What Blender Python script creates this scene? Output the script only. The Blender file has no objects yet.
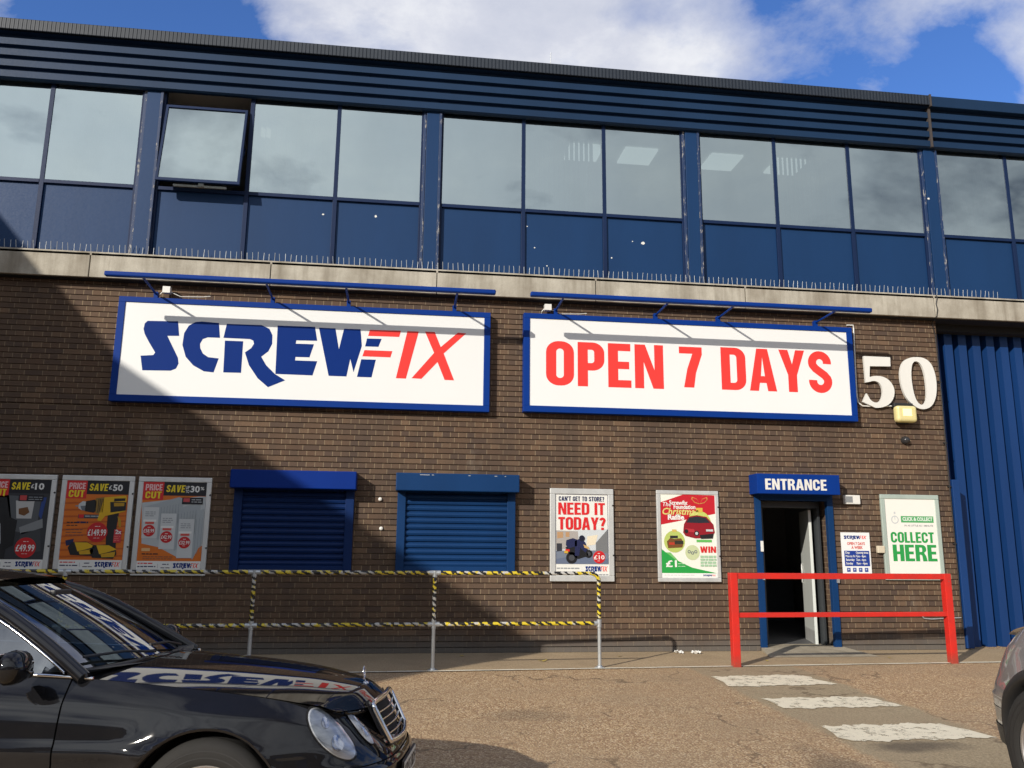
import bpy, bmesh, math, random
from mathutils import Vector, Matrix
from mathutils.geometry import tessellate_polygon
random.seed(7)
S = bpy.context.scene
COL = S.collection
RAD = math.radians
# ------------------------------------------------------------------ camera
PITCH, YAW, ROLL, F = RAD(11.20), RAD(7.44), RAD(0.52), 830.0
CAM = Vector((0, -12.343, 1.475))
fwd = Vector((math.sin(YAW)*math.cos(PITCH), math.cos(YAW)*math.cos(PITCH), math.sin(PITCH)))
rt0 = Vector((math.cos(YAW), -math.sin(YAW), 0)); up0 = rt0.cross(fwd)
rt = math.cos(ROLL)*rt0 + math.sin(ROLL)*up0
up = -math.sin(ROLL)*rt0 + math.cos(ROLL)*up0
cd = bpy.data.cameras.new('camera'); cam = bpy.data.objects.new('camera', cd); COL.objects.link(cam)
cd.sensor_width = 36; cd.lens = F/1024*36; cd.clip_start = .05; cd.clip_end = 2000
cam.matrix_world = Matrix(((rt.x, up.x, -fwd.x, CAM.x), (rt.y, up.y, -fwd.y, CAM.y), (rt.z, up.z, -fwd.z, CAM.z), (0, 0, 0, 1)))
S.camera = cam
def wall_pt(u, v, y):                       # outline measured on the photo -> point of the plane at depth y
    d = rt*((u-512)/F) + up*((384-v)/F) + fwd
    t = (y-CAM.y)/d.y
    p = CAM + d*t
    return (p.x, p.z)

# ------------------------------------------------------------------ mesh builder
class MB:
    def __init__(s): s.v = []; s.f = []; s.m = []; s.smooth = []
    def face(s, pts, m=0, sm=False):
        i = len(s.v); s.v += [tuple(p) for p in pts]; s.f.append(tuple(range(i, i+len(pts)))); s.m.append(m); s.smooth.append(sm)
    def box(s, x0, y0, z0, x1, y1, z1, m=0):
        if x0 > x1: x0, x1 = x1, x0
        if y0 > y1: y0, y1 = y1, y0
        if z0 > z1: z0, z1 = z1, z0
        i = len(s.v)
        s.v += [(x0,y0,z0),(x1,y0,z0),(x1,y1,z0),(x0,y1,z0),(x0,y0,z1),(x1,y0,z1),(x1,y1,z1),(x0,y1,z1)]
        for q in ((3,2,1,0),(4,5,6,7),(0,1,5,4),(1,2,6,5),(2,3,7,6),(3,0,4,7)):
            s.f.append(tuple(i+k for k in q)); s.m.append(m); s.smooth.append(False)
        return s
    def grid(s, rows, m=0, sm=True, closed=False):   # rows of points
        i = len(s.v); n = len(rows[0])
        for r in rows: s.v += [tuple(p) for p in r]
        for a in range(len(rows)-1):
            for b in range(n if closed else n-1):
                c = (b+1) % n
                s.f.append((i+a*n+b, i+a*n+c, i+(a+1)*n+c, i+(a+1)*n+b)); s.m.append(m); s.smooth.append(sm)
        return s
    def tube(s, pts, r, n=10, m=0, cap=True, ry=None):
        pts = [Vector(p) for p in pts]; rows = []
        for k, p in enumerate(pts):
            d = (pts[min(k+1, len(pts)-1)] - pts[max(k-1, 0)]).normalized()
            a = Vector((0,0,1)) if abs(d.z) < .9 else Vector((1,0,0))
            u = d.cross(a).normalized(); w = u.cross(d).normalized()
            rr_ = r[k] if isinstance(r, (list, tuple)) else r
            r2 = rr_ if ry is None else (ry[k] if isinstance(ry, (list, tuple)) else ry)
            rows.append([p + u*rr_*math.cos(2*math.pi*j/n) + w*r2*math.sin(2*math.pi*j/n) for j in range(n)])
        s.grid(rows, m, True, True)
        if cap:
            s.face(rows[0][::-1], m); s.face(rows[-1], m)
        return s
    def lathe(s, prof, c, axis, n=32, m=0, a0=0, a1=2*math.pi):   # prof: (radius, along axis)
        c = Vector(c); ax = Vector(axis).normalized()
        t = Vector((0,0,1)) if abs(ax.z) < .9 else Vector((1,0,0))
        u = ax.cross(t).normalized(); w = ax.cross(u)
        full = abs(a1-a0-2*math.pi) < 1e-6
        nn = n if full else n+1
        rows = []
        for r, h in prof:
            rows.append([c + ax*h + (u*math.cos(a0+(a1-a0)*j/n) + w*math.sin(a0+(a1-a0)*j/n))*r for j in range(nn)])
        return s.grid(rows, m, True, full)
    def poly(s, outs, y, m=0, thick=0, yb=None):  # outs: [outer, hole...] in (x,z); faces -y
        vs = [[Vector((p[0], p[1], 0)) for p in o] for o in outs]
        flat = [p for o in vs for p in o]
        i = len(s.v); s.v += [(p.x, y, p.y) for p in flat]
        for t in tessellate_polygon(vs):
            a, b, c = (flat[k] for k in t)
            if (b-a).cross(c-a).z < 0: t = (t[0], t[2], t[1])
            s.f.append(tuple(i+k for k in t)); s.m.append(m); s.smooth.append(False)
        if thick:
            for o in outs:
                for k in range(len(o)):
                    p, q = o[k], o[(k+1) % len(o)]
                    s.face([(p[0],y,p[1]),(q[0],y,q[1]),(q[0],y+thick,q[1]),(p[0],y+thick,p[1])], m)
        return s
    def tri2d(s, tris, fn, m=0):
        for t in tris: s.face([fn(*p) for p in t], m)
    def xform(s, M, start=0):
        for k in range(start, len(s.v)): s.v[k] = tuple(M @ Vector(s.v[k]))
        return s

def wloc(o):
    p = Vector((0,0,0))
    while o is not None: p += o.location; o = o.parent
    return p
def obj(name, mb, mats, parent=None, origin=None, bevel=0, seg=2, local=False, merge=False):
    me = bpy.data.meshes.new(name)
    off = Vector((0,0,0))
    if parent is not None and not local: off = wloc(parent)
    if origin is not None: off = Vector(origin)
    me.from_pydata([(p[0]-off.x, p[1]-off.y, p[2]-off.z) for p in mb.v], [], mb.f)
    if not isinstance(mats, (list, tuple)): mats = [mats]
    for m in mats: me.materials.append(m)
    me.polygons.foreach_set('material_index', mb.m)
    me.polygons.foreach_set('use_smooth', mb.smooth)
    if merge:
        b = bmesh.new(); b.from_mesh(me); bmesh.ops.remove_doubles(b, verts=b.verts, dist=1e-4)
        bmesh.ops.recalc_face_normals(b, faces=b.faces); b.to_mesh(me); b.free()
    me.update()
    o = bpy.data.objects.new(name, me); COL.objects.link(o)
    if parent is not None: o.parent = parent
    elif origin is not None: o.location = origin
    if bevel:
        md = o.modifiers.new('bevel', 'BEVEL'); md.width = bevel; md.segments = seg; md.limit_method = 'ANGLE'; md.angle_limit = RAD(40)
    return o
def thing(name, label, cat, loc=(0,0,0), group=None, rz=0):
    o = bpy.data.objects.new(name, None); COL.objects.link(o); o.location = loc; o.rotation_euler = (0,0,rz)
    o.empty_display_size = .2
    return tag(o, label, cat, group)
def tag(o, label, cat, group=None):
    o['label'] = label; o['category'] = cat
    if group: o['group'] = group
    return o
def struct(name, mb, mats, **k):
    o = obj(name, mb, mats, **k); o['kind'] = 'structure'; return o

# ------------------------------------------------------------------ materials
MATS = {}
def srgb(r, g, b):
    f = lambda c: (c/255/12.92) if c <= 10 else ((c/255+.055)/1.055)**2.4
    return (f(r), f(g), f(b), 1)
class NT:
    def __init__(s, name):
        s.m = bpy.data.materials.new(name); s.m.use_nodes = True; s.t = s.m.node_tree; s.n = s.t.nodes
        s.bsdf = s.n['Principled BSDF']; s.out = s.n['Material Output']
    def add(s, typ, **k):
        n = s.n.new(typ)
        for a, b in k.items(): setattr(n, a, b)
        return n
    def link(s, a, b): s.t.links.new(a, b)
    def val(s, sock, v): sock.default_value = v
    def noise(s, scale, detail=4, rough=.55, vec=None, dist=0):
        n = s.add('ShaderNodeTexNoise'); n.inputs['Scale'].default_value = scale; n.inputs['Detail'].default_value = detail
        n.inputs['Roughness'].default_value = rough; n.inputs['Distortion'].default_value = dist
        if vec is not None: s.link(vec, n.inputs['Vector'])
        return n.outputs['Fac']
    def ramp(s, fac, stops):
        r = s.add('ShaderNodeValToRGB'); e = r.color_ramp.elements
        while len(e) < len(stops): e.new(.5)
        for k, (p, c) in enumerate(stops): e[k].position = p; e[k].color = c if len(c) == 4 else (*c, 1)
        s.link(fac, r.inputs['Fac']); return r.outputs['Color']
    def mix(s, fac, a, b, mode='MIX'):
        m = s.add('ShaderNodeMix', data_type='RGBA', blend_type=mode)
        for sock, v in ((m.inputs[0], fac), (m.inputs[6], a), (m.inputs[7], b)):
            if hasattr(v, 'is_output'): s.link(v, sock)
            else: sock.default_value = v
        return m.outputs[2]
    def math(s, op, a, b=None, c=None, clamp=False):
        m = s.add('ShaderNodeMath', operation=op, use_clamp=clamp)
        for k, v in enumerate((a, b, c)):
            if v is None: continue
            if hasattr(v, 'is_output'): s.link(v, m.inputs[k])
            else: m.inputs[k].default_value = v
        return m.outputs[0]
    def coord(s): 
        return s.add('ShaderNodeTexCoord').outputs['Object']
    def sep(s, v):
        n = s.add('ShaderNodeSeparateXYZ'); s.link(v, n.inputs[0]); return n.outputs
    def comb(s, x, y, z):
        n = s.add('ShaderNodeCombineXYZ')
        for k, v in enumerate((x, y, z)):
            if hasattr(v, 'is_output'): s.link(v, n.inputs[k])
            else: n.inputs[k].default_value = v
        return n.outputs[0]
    def mapping(s, v, scale=(1,1,1), loc=(0,0,0)):
        n = s.add('ShaderNodeMapping'); s.link(v, n.inputs['Vector']); n.inputs['Scale'].default_value = scale; n.inputs['Location'].default_value = loc
        return n.outputs[0]
    def bump(s, h, dist=.005, strength=1, prev=None):
        n = s.add('ShaderNodeBump'); n.inputs['Distance'].default_value = dist; n.inputs['Strength'].default_value = strength
        s.link(h, n.inputs['Height'])
        if prev is not None: s.link(prev, n.inputs['Normal'])
        s.link(n.outputs[0], s.bsdf.inputs['Normal']); return n.outputs[0]
    def set(s, **k):
        names = {'color': 'Base Color', 'rough': 'Roughness', 'metal': 'Metallic', 'coat': 'Coat Weight', 'spec': 'Specular IOR Level', 'coatr': 'Coat Roughness'}
        for a, v in k.items():
            i = s.bsdf.inputs[names[a]]
            if hasattr(v, 'is_output'): s.link(v, i)
            else: i.default_value = v
        return s.m
def painted(name, col, rough=.4, dirt=.25, scale=3, spec=.5, metal=0, streak=True):
    t = NT(name); c = t.coord()
    v = t.mapping(c, (scale, scale, scale*.25)) if streak else t.mapping(c, (scale,)*3)
    n = t.noise(1.0, 6, .6, v)
    d = t.ramp(n, [(.35, (0,0,0)), (.75, (1,1,1))])
    dark = tuple(x*(1-dirt*.8) for x in col[:3])+(1,)
    n2 = t.noise(40, 3, .6, c)
    cc = t.mix(d, col, dark)
    r = t.math('MULTIPLY_ADD', n2, .25, rough-.12)
    t.bump(t.noise(25, 3, .5, c), .002, .25)
    return t.set(color=cc, rough=r, spec=spec, metal=metal)
def flat(r, g, b, rough=.45, k=.82):
    key = ('flat', r, g, b, rough)
    if key not in MATS:
        c = srgb(r, g, b); c = tuple(max(x*k, .004) for x in c[:3])+(1,)
        t = NT('print_ink'); n = t.noise(1.7, 4, .6, t.coord())
        cc = t.mix(t.math('MULTIPLY', n, .16), c, tuple(x*.6+.02 for x in c[:3])+(1,))
        MATS[key] = t.set(color=cc, rough=rough, spec=.4)
    return MATS[key]
def simple(name, col, rough=.5, metal=0, coat=0, spec=.5):
    if name not in MATS:
        t = NT(name); n = t.noise(8, 4, .6, t.coord())
        cc = t.mix(t.math('MULTIPLY', n, .35), (*col[:3], 1), tuple(x*.65 for x in col[:3])+(1,))
        MATS[name] = t.set(color=cc, rough=t.math('MULTIPLY_ADD', n, .2, max(rough-.1, .02)), metal=metal, coat=coat, spec=spec)
    return MATS[name]
def brick_mat(name, flip=False, dark=1.0):
    t = NT(name); c = t.coord(); x, y, z = t.sep(c)
    v = t.comb(y if flip else x, z, 0.0)
    br = t.add('ShaderNodeTexBrick'); br.offset = .5; br.offset_frequency = 2; br.squash = .5; br.squash_frequency = 2
    t.link(v, br.inputs['Vector']); br.inputs['Scale'].default_value = 1
    br.inputs['Brick Width'].default_value = .245; br.inputs['Row Height'].default_value = .0814
    br.inputs['Mortar Size'].default_value = .0058; br.inputs['Mortar Smooth'].default_value = .15; br.inputs['Bias'].default_value = 0
    br.inputs['Color1'].default_value = (0,0,0,1); br.inputs['Color2'].default_value = (1,1,1,1); br.inputs['Mortar'].default_value = (.5,.5,.5,1)
    tone = t.ramp(br.outputs['Color'], [(0, (.080,.052,.039)), (.25, (.104,.066,.044)), (.5, (.126,.080,.051)), (.7, (.112,.066,.041)), (.88, (.145,.091,.056)), (1, (.178,.110,.066))])
    big = t.noise(.55, 5, .6, c)
    tone = t.mix(t.ramp(big, [(.35, (0,0,0)), (.7, (.55,.55,.55))]), tone, (.090,.064,.048,1))
    fine = t.noise(55, 4, .7, c)
    tone = t.mix(t.ramp(fine, [(.4, (0,0,0)), (.75, (.5,.5,.5))]), tone, (.055,.038,.032,1))
    mort = t.mix(t.noise(5, 5, .7, c), (.10,.074,.050,1), (.36,.265,.165,1))
    col = t.mix(br.outputs['Fac'], tone, mort)
    soot = t.ramp(t.noise(.9, 7, .65, t.mapping(c, (1.3,1,.45), (11,0,3))), [(.46, (0,0,0)), (.68, (.55,.55,.55))])
    col = t.mix(soot, col, (.052,.040,.034,1))
    # grey splash-stained foot of the wall
    zz = t.math('ADD', z, t.math('MULTIPLY', t.noise(3, 5, .6, c), .25))
    foot = t.ramp(zz, [(.18, (.75,.75,.75)), (.42, (0,0,0))])
    col = t.mix(foot, col, (.115,.108,.098,1))
    # faint lime bloom
    bl = t.ramp(t.noise(1.3, 8, .7, t.mapping(c, (1,1,.5), (3,1,4))), [(.62, (0,0,0)), (.8, (.35,.35,.35))])
    col = t.mix(bl, col, (.30,.26,.21,1))
    h = t.math('SUBTRACT', t.math('MULTIPLY', fine, .35), br.outputs['Fac'])
    t.bump(h, .006, .8)
    return t.set(color=col, rough=.85, spec=.25)
M = {}
M['brick'] = brick_mat('brown_brick')
M['brick_side'] = brick_mat('brown_brick_return', True)
def concrete_mat(name, a, b, streaks=True):
    t = NT(name); c = t.coord()
    n = t.noise(2.2, 8, .65, c)
    col = t.ramp(n, [(.3, a), (.7, b)])
    st = t.noise(1, 6, .7, t.mapping(c, (3.5, 3.5, .35)))
    col = t.mix(t.ramp(st, [(.44, (0,0,0)), (.70, (.7,.7,.7))]), col, (.16,.135,.10,1))
    sp = t.noise(90, 2, .6, c)
    col = t.mix(t.ramp(sp, [(.3, (.3,.3,.3)), (.45, (0,0,0))]), col, (.2,.17,.14,1))
    t.bump(t.noise(30, 6, .7, c), .004, .5)
    return t.set(color=col, rough=.85, spec=.2)
M['concrete'] = concrete_mat('weathered_concrete', (.29,.26,.21), (.50,.47,.40))
M['blue_panel'] = painted('blue_spandrel_paint', (.007,.036,.112,1), .5, .22, 1.2, .22)
M['blue_frame'] = painted('blue_frame_paint', (.006,.019,.066,1), .5, .3, 2.5, .2)
def flaky():
    t = NT('flaking_blue_paint'); c = t.coord()
    n = t.noise(7, 7, .75, t.mapping(c, (3, 3, .9)))
    k = t.ramp(n, [(.55, (0,0,0)), (.60, (1,1,1))])
    t.bump(k, .003, .6)
    return t.set(color=t.mix(k, (.008,.028,.090,1), (.30,.29,.28,1)), rough=.6)
M['flaky'] = flaky()
M['fascia'] = painted('blue_fascia_sheet', (.008,.029,.075,1), .5, .3, .8, .2)
def capmat():
    t = NT('grooved_gutter_capping'); c = t.coord(); x, y, z = t.sep(c)
    w = t.math('FRACT', t.math('MULTIPLY', x, 17.0))
    k = t.ramp(w, [(.0, (1,1,1)), (.35, (1,1,1)), (.5, (0,0,0)), (.85, (0,0,0)), (.95, (1,1,1))])
    t.bump(k, .02, 1)
    n = t.noise(2, 5, .6, c)
    return t.set(color=t.mix(n, (.007,.013,.024,1), (.013,.021,.034,1)), rough=.55)
M['cap'] = capmat()
M['shutter'] = painted('shaded_blue_shutter_paint', (.003,.020,.095,1), .5, .2, 2, .15)  # shade of the wing put into this shutter's paint by a darker blue
M['shutter_old'] = painted('faded_blue_shutter_paint', (.005,.035,.120,1), .5, .25, 2, .15)
M['roller'] = painted('blue_profiled_steel', (.007,.038,.145,1), .45, .25, 1, .3)
M['sign_blue'] = painted('royal_blue_sign_frame', (.002,.032,.215,1), .5, .15, 2, .12)
M['sign_white'] = painted('white_sign_face', (.735,.745,.74,1), .35, .04, .6)
M['vinyl_blue'] = painted('blue_vinyl', (.0015,.024,.17,1), .5, .08, 1, .1)
M['vinyl_red'] = painted('red_vinyl', (.76,.046,.040,1), .45, .08, 1, .2)
M['white_paint'] = painted('white_paint', (.70,.69,.65,1), .45, .12, 2)
M['cream'] = painted('cream_plastic', (.62,.55,.42,1), .4, .2, 4)
M['alu'] = painted('silver_aluminium', (.62,.63,.62,1), .38, .25, 5, metal=.35)
M['alu_green'] = painted('grey_green_aluminium', (.42,.50,.45,1), .4, .2, 5, metal=.2)
def chipped():
    t = NT('chipped_red_paint'); c = t.coord()
    d = t.ramp(t.noise(5, 6, .65, c), [(.35, (0,0,0)), (.75, (1,1,1))])
    col = t.mix(d, (.60,.024,.016,1), (.44,.020,.014,1))
    n = t.noise(17, 8, .75, t.mapping(c, (1,1,1.6)))
    k = t.ramp(n, [(.645, (0,0,0)), (.67, (1,1,1))])
    col = t.mix(k, col, (.13,.075,.055,1))
    low = t.ramp(t.math('ADD', t.sep(c)[2], t.math('MULTIPLY', t.noise(9, 5, .7, c), .2)), [(.10, (.7,.7,.7)), (.26, (0,0,0))])
    col = t.mix(low, col, (.20,.060,.040,1))
    t.bump(t.math('SUBTRACT', 1.0, k), .002, .6)
    return t.set(color=col, rough=t.math('MULTIPLY_ADD', d, .2, .32))
M['red_paint'] = chipped()
M['galv'] = painted('galvanised_steel', (.48,.50,.51,1), .42, .3, 9, metal=.55)
M['dark'] = simple('dark_gap', (.008,.008,.009), .8)
M['dark_frame'] = painted('charcoal_door_frame', (.035,.04,.045,1), .45, .2, 3)
M['grey_door'] = painted('grey_white_door_leaf', (.55,.58,.56,1), .5, .12, 1)
M['black_plastic'] = simple('black_plastic', (.018,.018,.019), .5)
M['rubber'] = simple('tyre_rubber', (.015,.014,.013), .85)
M['chrome'] = simple('chrome', (.75,.75,.76), .12, 1)
M['rim'] = simple('alloy_rim', (.52,.52,.53), .32, .9)
M['plaster'] = simple('interior_plaster', (.42,.43,.42), .9)
M['ceiling'] = simple('ceiling_tiles', (.65,.65,.62), .9)
M['carpet'] = simple('dark_floor_tiles', (.10,.10,.105), .5)
M['blind'] = simple('pale_blind', (.45,.46,.44), .8)
def glassmat(name, tint, refl, fac, fres=1.45):
    t = NT(name); t.n.remove(t.bsdf)
    tr = t.add('ShaderNodeBsdfTransparent'); tr.inputs[0].default_value = (*tint, 1)
    gl = t.add('ShaderNodeBsdfGlossy'); gl.inputs['Roughness'].default_value = .015
    c = t.coord(); n = t.noise(1.1, 5, .6, t.mapping(c, (1,1,.4)))
    cc = t.mix(n, (*refl, 1), tuple(x*.82 for x in refl)+(1,)); t.link(cc, gl.inputs['Color'])
    b = t.add('ShaderNodeBump'); b.inputs['Distance'].default_value = .004; b.inputs['Strength'].default_value = .25
    t.link(t.noise(.8, 1, .5, c), b.inputs['Height']); t.link(b.outputs[0], gl.inputs['Normal'])
    fr = t.add('ShaderNodeFresnel'); fr.inputs[0].default_value = fres
    mx = t.add('ShaderNodeMixShader')
    f = t.math('MULTIPLY_ADD', fr.outputs[0], 1-fac, fac, True)
    t.link(f, mx.inputs[0]); t.link(tr.outputs[0], mx.inputs[1]); t.link(gl.outputs[0], mx.inputs[2])
    t.link(mx.outputs[0], t.out.inputs['Surface'])
    return t.m
M['window_glass'] = glassmat('reflective_window_glass', (.40,.46,.45), (.80,.90,.89), .54)
M['car_glass'] = glassmat('car_glass', (.50,.56,.55), (.97,.98,1), .22, 1.55)
M['lens'] = glassmat('clear_lens', (.93,.94,.95), (1,1,1), .08, 1.5)
def hazard():
    t = NT('hazard_tape_wrap'); c = t.coord(); x, y, z = t.sep(c)
    s_ = t.math('ADD', x, z)
    wob = t.math('MULTIPLY', t.noise(3, 4, .7, t.mapping(c, (3,0,3))), .25)
    a = t.math('FRACT', t.math('MULTIPLY', t.math('ADD', t.math('ADD', s_, t.math('MULTIPLY', t.math('SUBTRACT', z, y), .7)), wob), 8.5))
    k = t.ramp(a, [(.0, (.008,.008,.009)), (.44, (.008,.008,.009)), (.47, (1,1,1)), (.97, (1,1,1)), (1, (.008,.008,.009))])
    k.node.color_ramp.interpolation = 'CONSTANT'
    wear = t.ramp(t.noise(1.6, 3, .6, t.mapping(c, (4,0,4), (2,0,0))), [(.50, (0,0,0)), (.55, (1,1,1))])
    yel = t.mix(wear, (.60,.46,.025,1), (.46,.45,.42,1))
    col = t.mix(k, (.010,.010,.011,1), yel)
    return t.set(color=col, rough=.4)
M['hazard'] = hazard()
def ground_mat():
    t = NT('chipping_surface'); c = t.coord(); x, y, z = t.sep(c)
    vo = t.add('ShaderNodeTexVoronoi'); vo.inputs['Scale'].default_value = 64; t.link(c, vo.inputs['Vector'])
    vs = t.sep(vo.outputs['Color'])[0]
    chips = t.ramp(vs, [(0, (.19,.124,.066)), (.25, (.43,.297,.160)), (.5, (.54,.390,.218)), (.75, (.64,.475,.28)), (1, (.80,.66,.45))])
    vo2 = t.add('ShaderNodeTexVoronoi'); vo2.inputs['Scale'].default_value = 21; t.link(c, vo2.inputs['Vector'])
    v2 = t.sep(vo2.outputs['Color'])[1]
    chips = t.mix(t.ramp(v2, [(.72, (0,0,0)), (.95, (.55,.55,.55))]), chips, (.30,.19,.105,1))
    gaps = t.ramp(vo.outputs['Distance'], [(.35, (0,0,0)), (.75, (1,1,1))])
    chips = t.mix(gaps, chips, (.26,.155,.09,1))
    big = t.noise(.8, 7, .65, c)
    chips = t.mix(t.ramp(big, [(.42, (0,0,0)), (.7, (.55,.55,.55))]), chips, (.37,.255,.15,1))
    # greyer worn reinstatement strip under the crossing
    nz = t.noise(2.2, 6, .7, c)
    e1 = t.math('ADD', x, t.math('MULTIPLY', t.math('SUBTRACT', nz, .5), .35))
    d = t.math('ABSOLUTE', t.math('SUBTRACT', e1, 4.42))
    strip = t.ramp(d, [(.66, (.95,.95,.95)), (.76, (0,0,0))])
    grey = t.ramp(t.noise(45, 5, .8, c), [(.3, (.17,.130,.080)), (.55, (.35,.285,.185)), (.75, (.52,.43,.30))])
    col = t.mix(strip, chips, grey)
    pat = t.noise(.33, 5, .6, t.mapping(c, (1, 1.6, 1), (5, 2, 0)))
    col = t.mix(t.ramp(pat, [(.45, (0,0,0)), (.62, (.42,.42,.42))]), col, (.30,.225,.145,1))
    vc = t.add('ShaderNodeTexVoronoi'); vc.feature = 'DISTANCE_TO_EDGE'; vc.inputs['Scale'].default_value = .42
    wv = t.add('ShaderNodeVectorMath', operation='ADD'); t.link(c, wv.inputs[0])
    nw = t.add('ShaderNodeTexNoise'); nw.inputs['Scale'].default_value = 2.2; nw.inputs['Detail'].default_value = 6; t.link(c, nw.inputs['Vector']); t.link(nw.outputs['Color'], wv.inputs[1])
    t.link(wv.outputs[0], vc.inputs['Vector'])
    crk = t.ramp(vc.outputs['Distance'], [(.0, (.75,.75,.75)), (.006, (.5,.5,.5)), (.012, (0,0,0))])
    brk = t.ramp(t.noise(.9, 3, .5, t.mapping(c, (1,1,1), (9,4,0))), [(.5, (0,0,0)), (.58, (1,1,1))])
    col = t.mix(t.math('MULTIPLY', crk, brk), col, (.12,.085,.055,1))
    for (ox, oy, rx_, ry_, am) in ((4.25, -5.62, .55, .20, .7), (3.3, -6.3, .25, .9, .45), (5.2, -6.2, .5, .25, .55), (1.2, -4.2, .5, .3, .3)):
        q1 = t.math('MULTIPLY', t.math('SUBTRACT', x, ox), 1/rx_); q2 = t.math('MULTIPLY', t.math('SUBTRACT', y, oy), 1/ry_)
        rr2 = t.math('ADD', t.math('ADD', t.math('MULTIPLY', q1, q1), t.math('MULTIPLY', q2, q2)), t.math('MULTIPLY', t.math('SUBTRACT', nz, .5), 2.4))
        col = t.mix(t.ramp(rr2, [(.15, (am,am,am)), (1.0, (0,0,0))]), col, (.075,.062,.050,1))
    # oil spots
    oil = t.ramp(t.noise(1.5, 5, .6, t.mapping(c, (1,1,1), (4.6,2.4,0))), [(.66, (0,0,0)), (.78, (.5,.5,.5))])
    col = t.mix(oil, col, (.05,.042,.036,1))
    h = t.math('SUBTRACT', 1.0, vo.outputs['Distance'])
    t.bump(h, .007, .7)
    return t.set(color=col, rough=.9, spec=.2)
M['ground'] = ground_mat()
def pave_mat():
    t = NT('worn_tarmac_pavement'); c = t.coord()
    g = t.ramp(t.noise(38, 6, .8, c), [(.3, (.22,.155,.092)), (.5, (.39,.295,.185)), (.72, (.54,.43,.29))])
    big = t.noise(1.0, 7, .7, c)
    g = t.mix(t.ramp(big, [(.4, (0,0,0)), (.7, (.6,.6,.6))]), g, (.25,.185,.115,1))
    t.bump(t.noise(60, 4, .7, c), .006, .6)
    return t.set(color=g, rough=.9, spec=.2)
M['pave'] = pave_mat()
def line_mat(name, hole, base=(.80,.73,.56)):
    t = NT(name); c = t.coord()
    n = t.noise(9, 9, .75, c); n2 = t.noise(70, 4, .7, c)
    s_ = t.math('ADD', t.math('MULTIPLY', n, .7), t.math('MULTIPLY', n2, .3))
    a = t.ramp(s_, [(hole-.03, (0,0,0)), (hole+.02, (1,1,1))])
    col = t.mix(t.noise(5, 5, .6, c), (*base, 1), tuple(x*.78 for x in base)+(1,))
    t.set(color=col, rough=.75)
    tr = t.add('ShaderNodeBsdfTransparent'); mx = t.add('ShaderNodeMixShader')
    t.link(a, mx.inputs[0]); t.link(tr.outputs[0], mx.inputs[1]); t.link(t.bsdf.outputs[0], mx.inputs[2])
    t.link(mx.outputs[0], t.out.inputs['Surface']); return t.m
M['stripe'] = line_mat('worn_white_road_paint', .445)
M['thin_line'] = line_mat('thin_worn_white_line', .425, (.78,.72,.58))
def carpaint(name, col, metal=0.0, rough=.28):
    t = NT(name); c = t.coord()
    d = t.noise(3, 6, .7, c); f = t.noise(900, 1, .5, c)
    cc = t.mix(t.math('MULTIPLY', f, .5), (*col, 1), tuple(min(x*1.8+.004, 1) for x in col)+(1,))
    cc = t.mix(t.ramp(d, [(.45, (0,0,0)), (.8, (.035,.035,.035))]), cc, (.16,.14,.12,1))
    t.set(color=cc, metal=metal, rough=rough, coat=1.0, coatr=.03, spec=.5 if metal else 0.0)
    return t.m

# ------------------------------------------------------------------ lettering
def arc(cx, cy, rx, ry, a0, a1, n=10):
    return [(cx+rx*math.cos(RAD(a0+(a1-a0)*k/n)), cy+ry*math.sin(RAD(a0+(a1-a0)*k/n))) for k in range(n+1)]
def rr(x0, y0, x1, y1, r, c='1111'):
    o = []
    for k, (cx, cy, a, px, py) in enumerate(((x1-r, y1-r, 0, x1, y1), (x0+r, y1-r, 90, x0, y1), (x0+r, y0+r, 180, x0, y0), (x1-r, y0+r, 270, x1, y0))):
        o += arc(cx, cy, r, r, a, a+90, 7) if c[k] == '1' else [(px, py)]
    return o
def stroke(path, w):
    L, R = [], []
    for k, p in enumerate(path):
        a = path[max(k-1, 0)]; b = path[min(k+1, len(path)-1)]
        dx, dy = b[0]-a[0], b[1]-a[1]; l = math.hypot(dx, dy) or 1
        nx, ny = -dy/l, dx/l
        L.append((p[0]+nx*w/2, p[1]+ny*w/2)); R.append((p[0]-nx*w/2, p[1]-ny*w/2))
    return L + R[::-1]
T = .205
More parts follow.
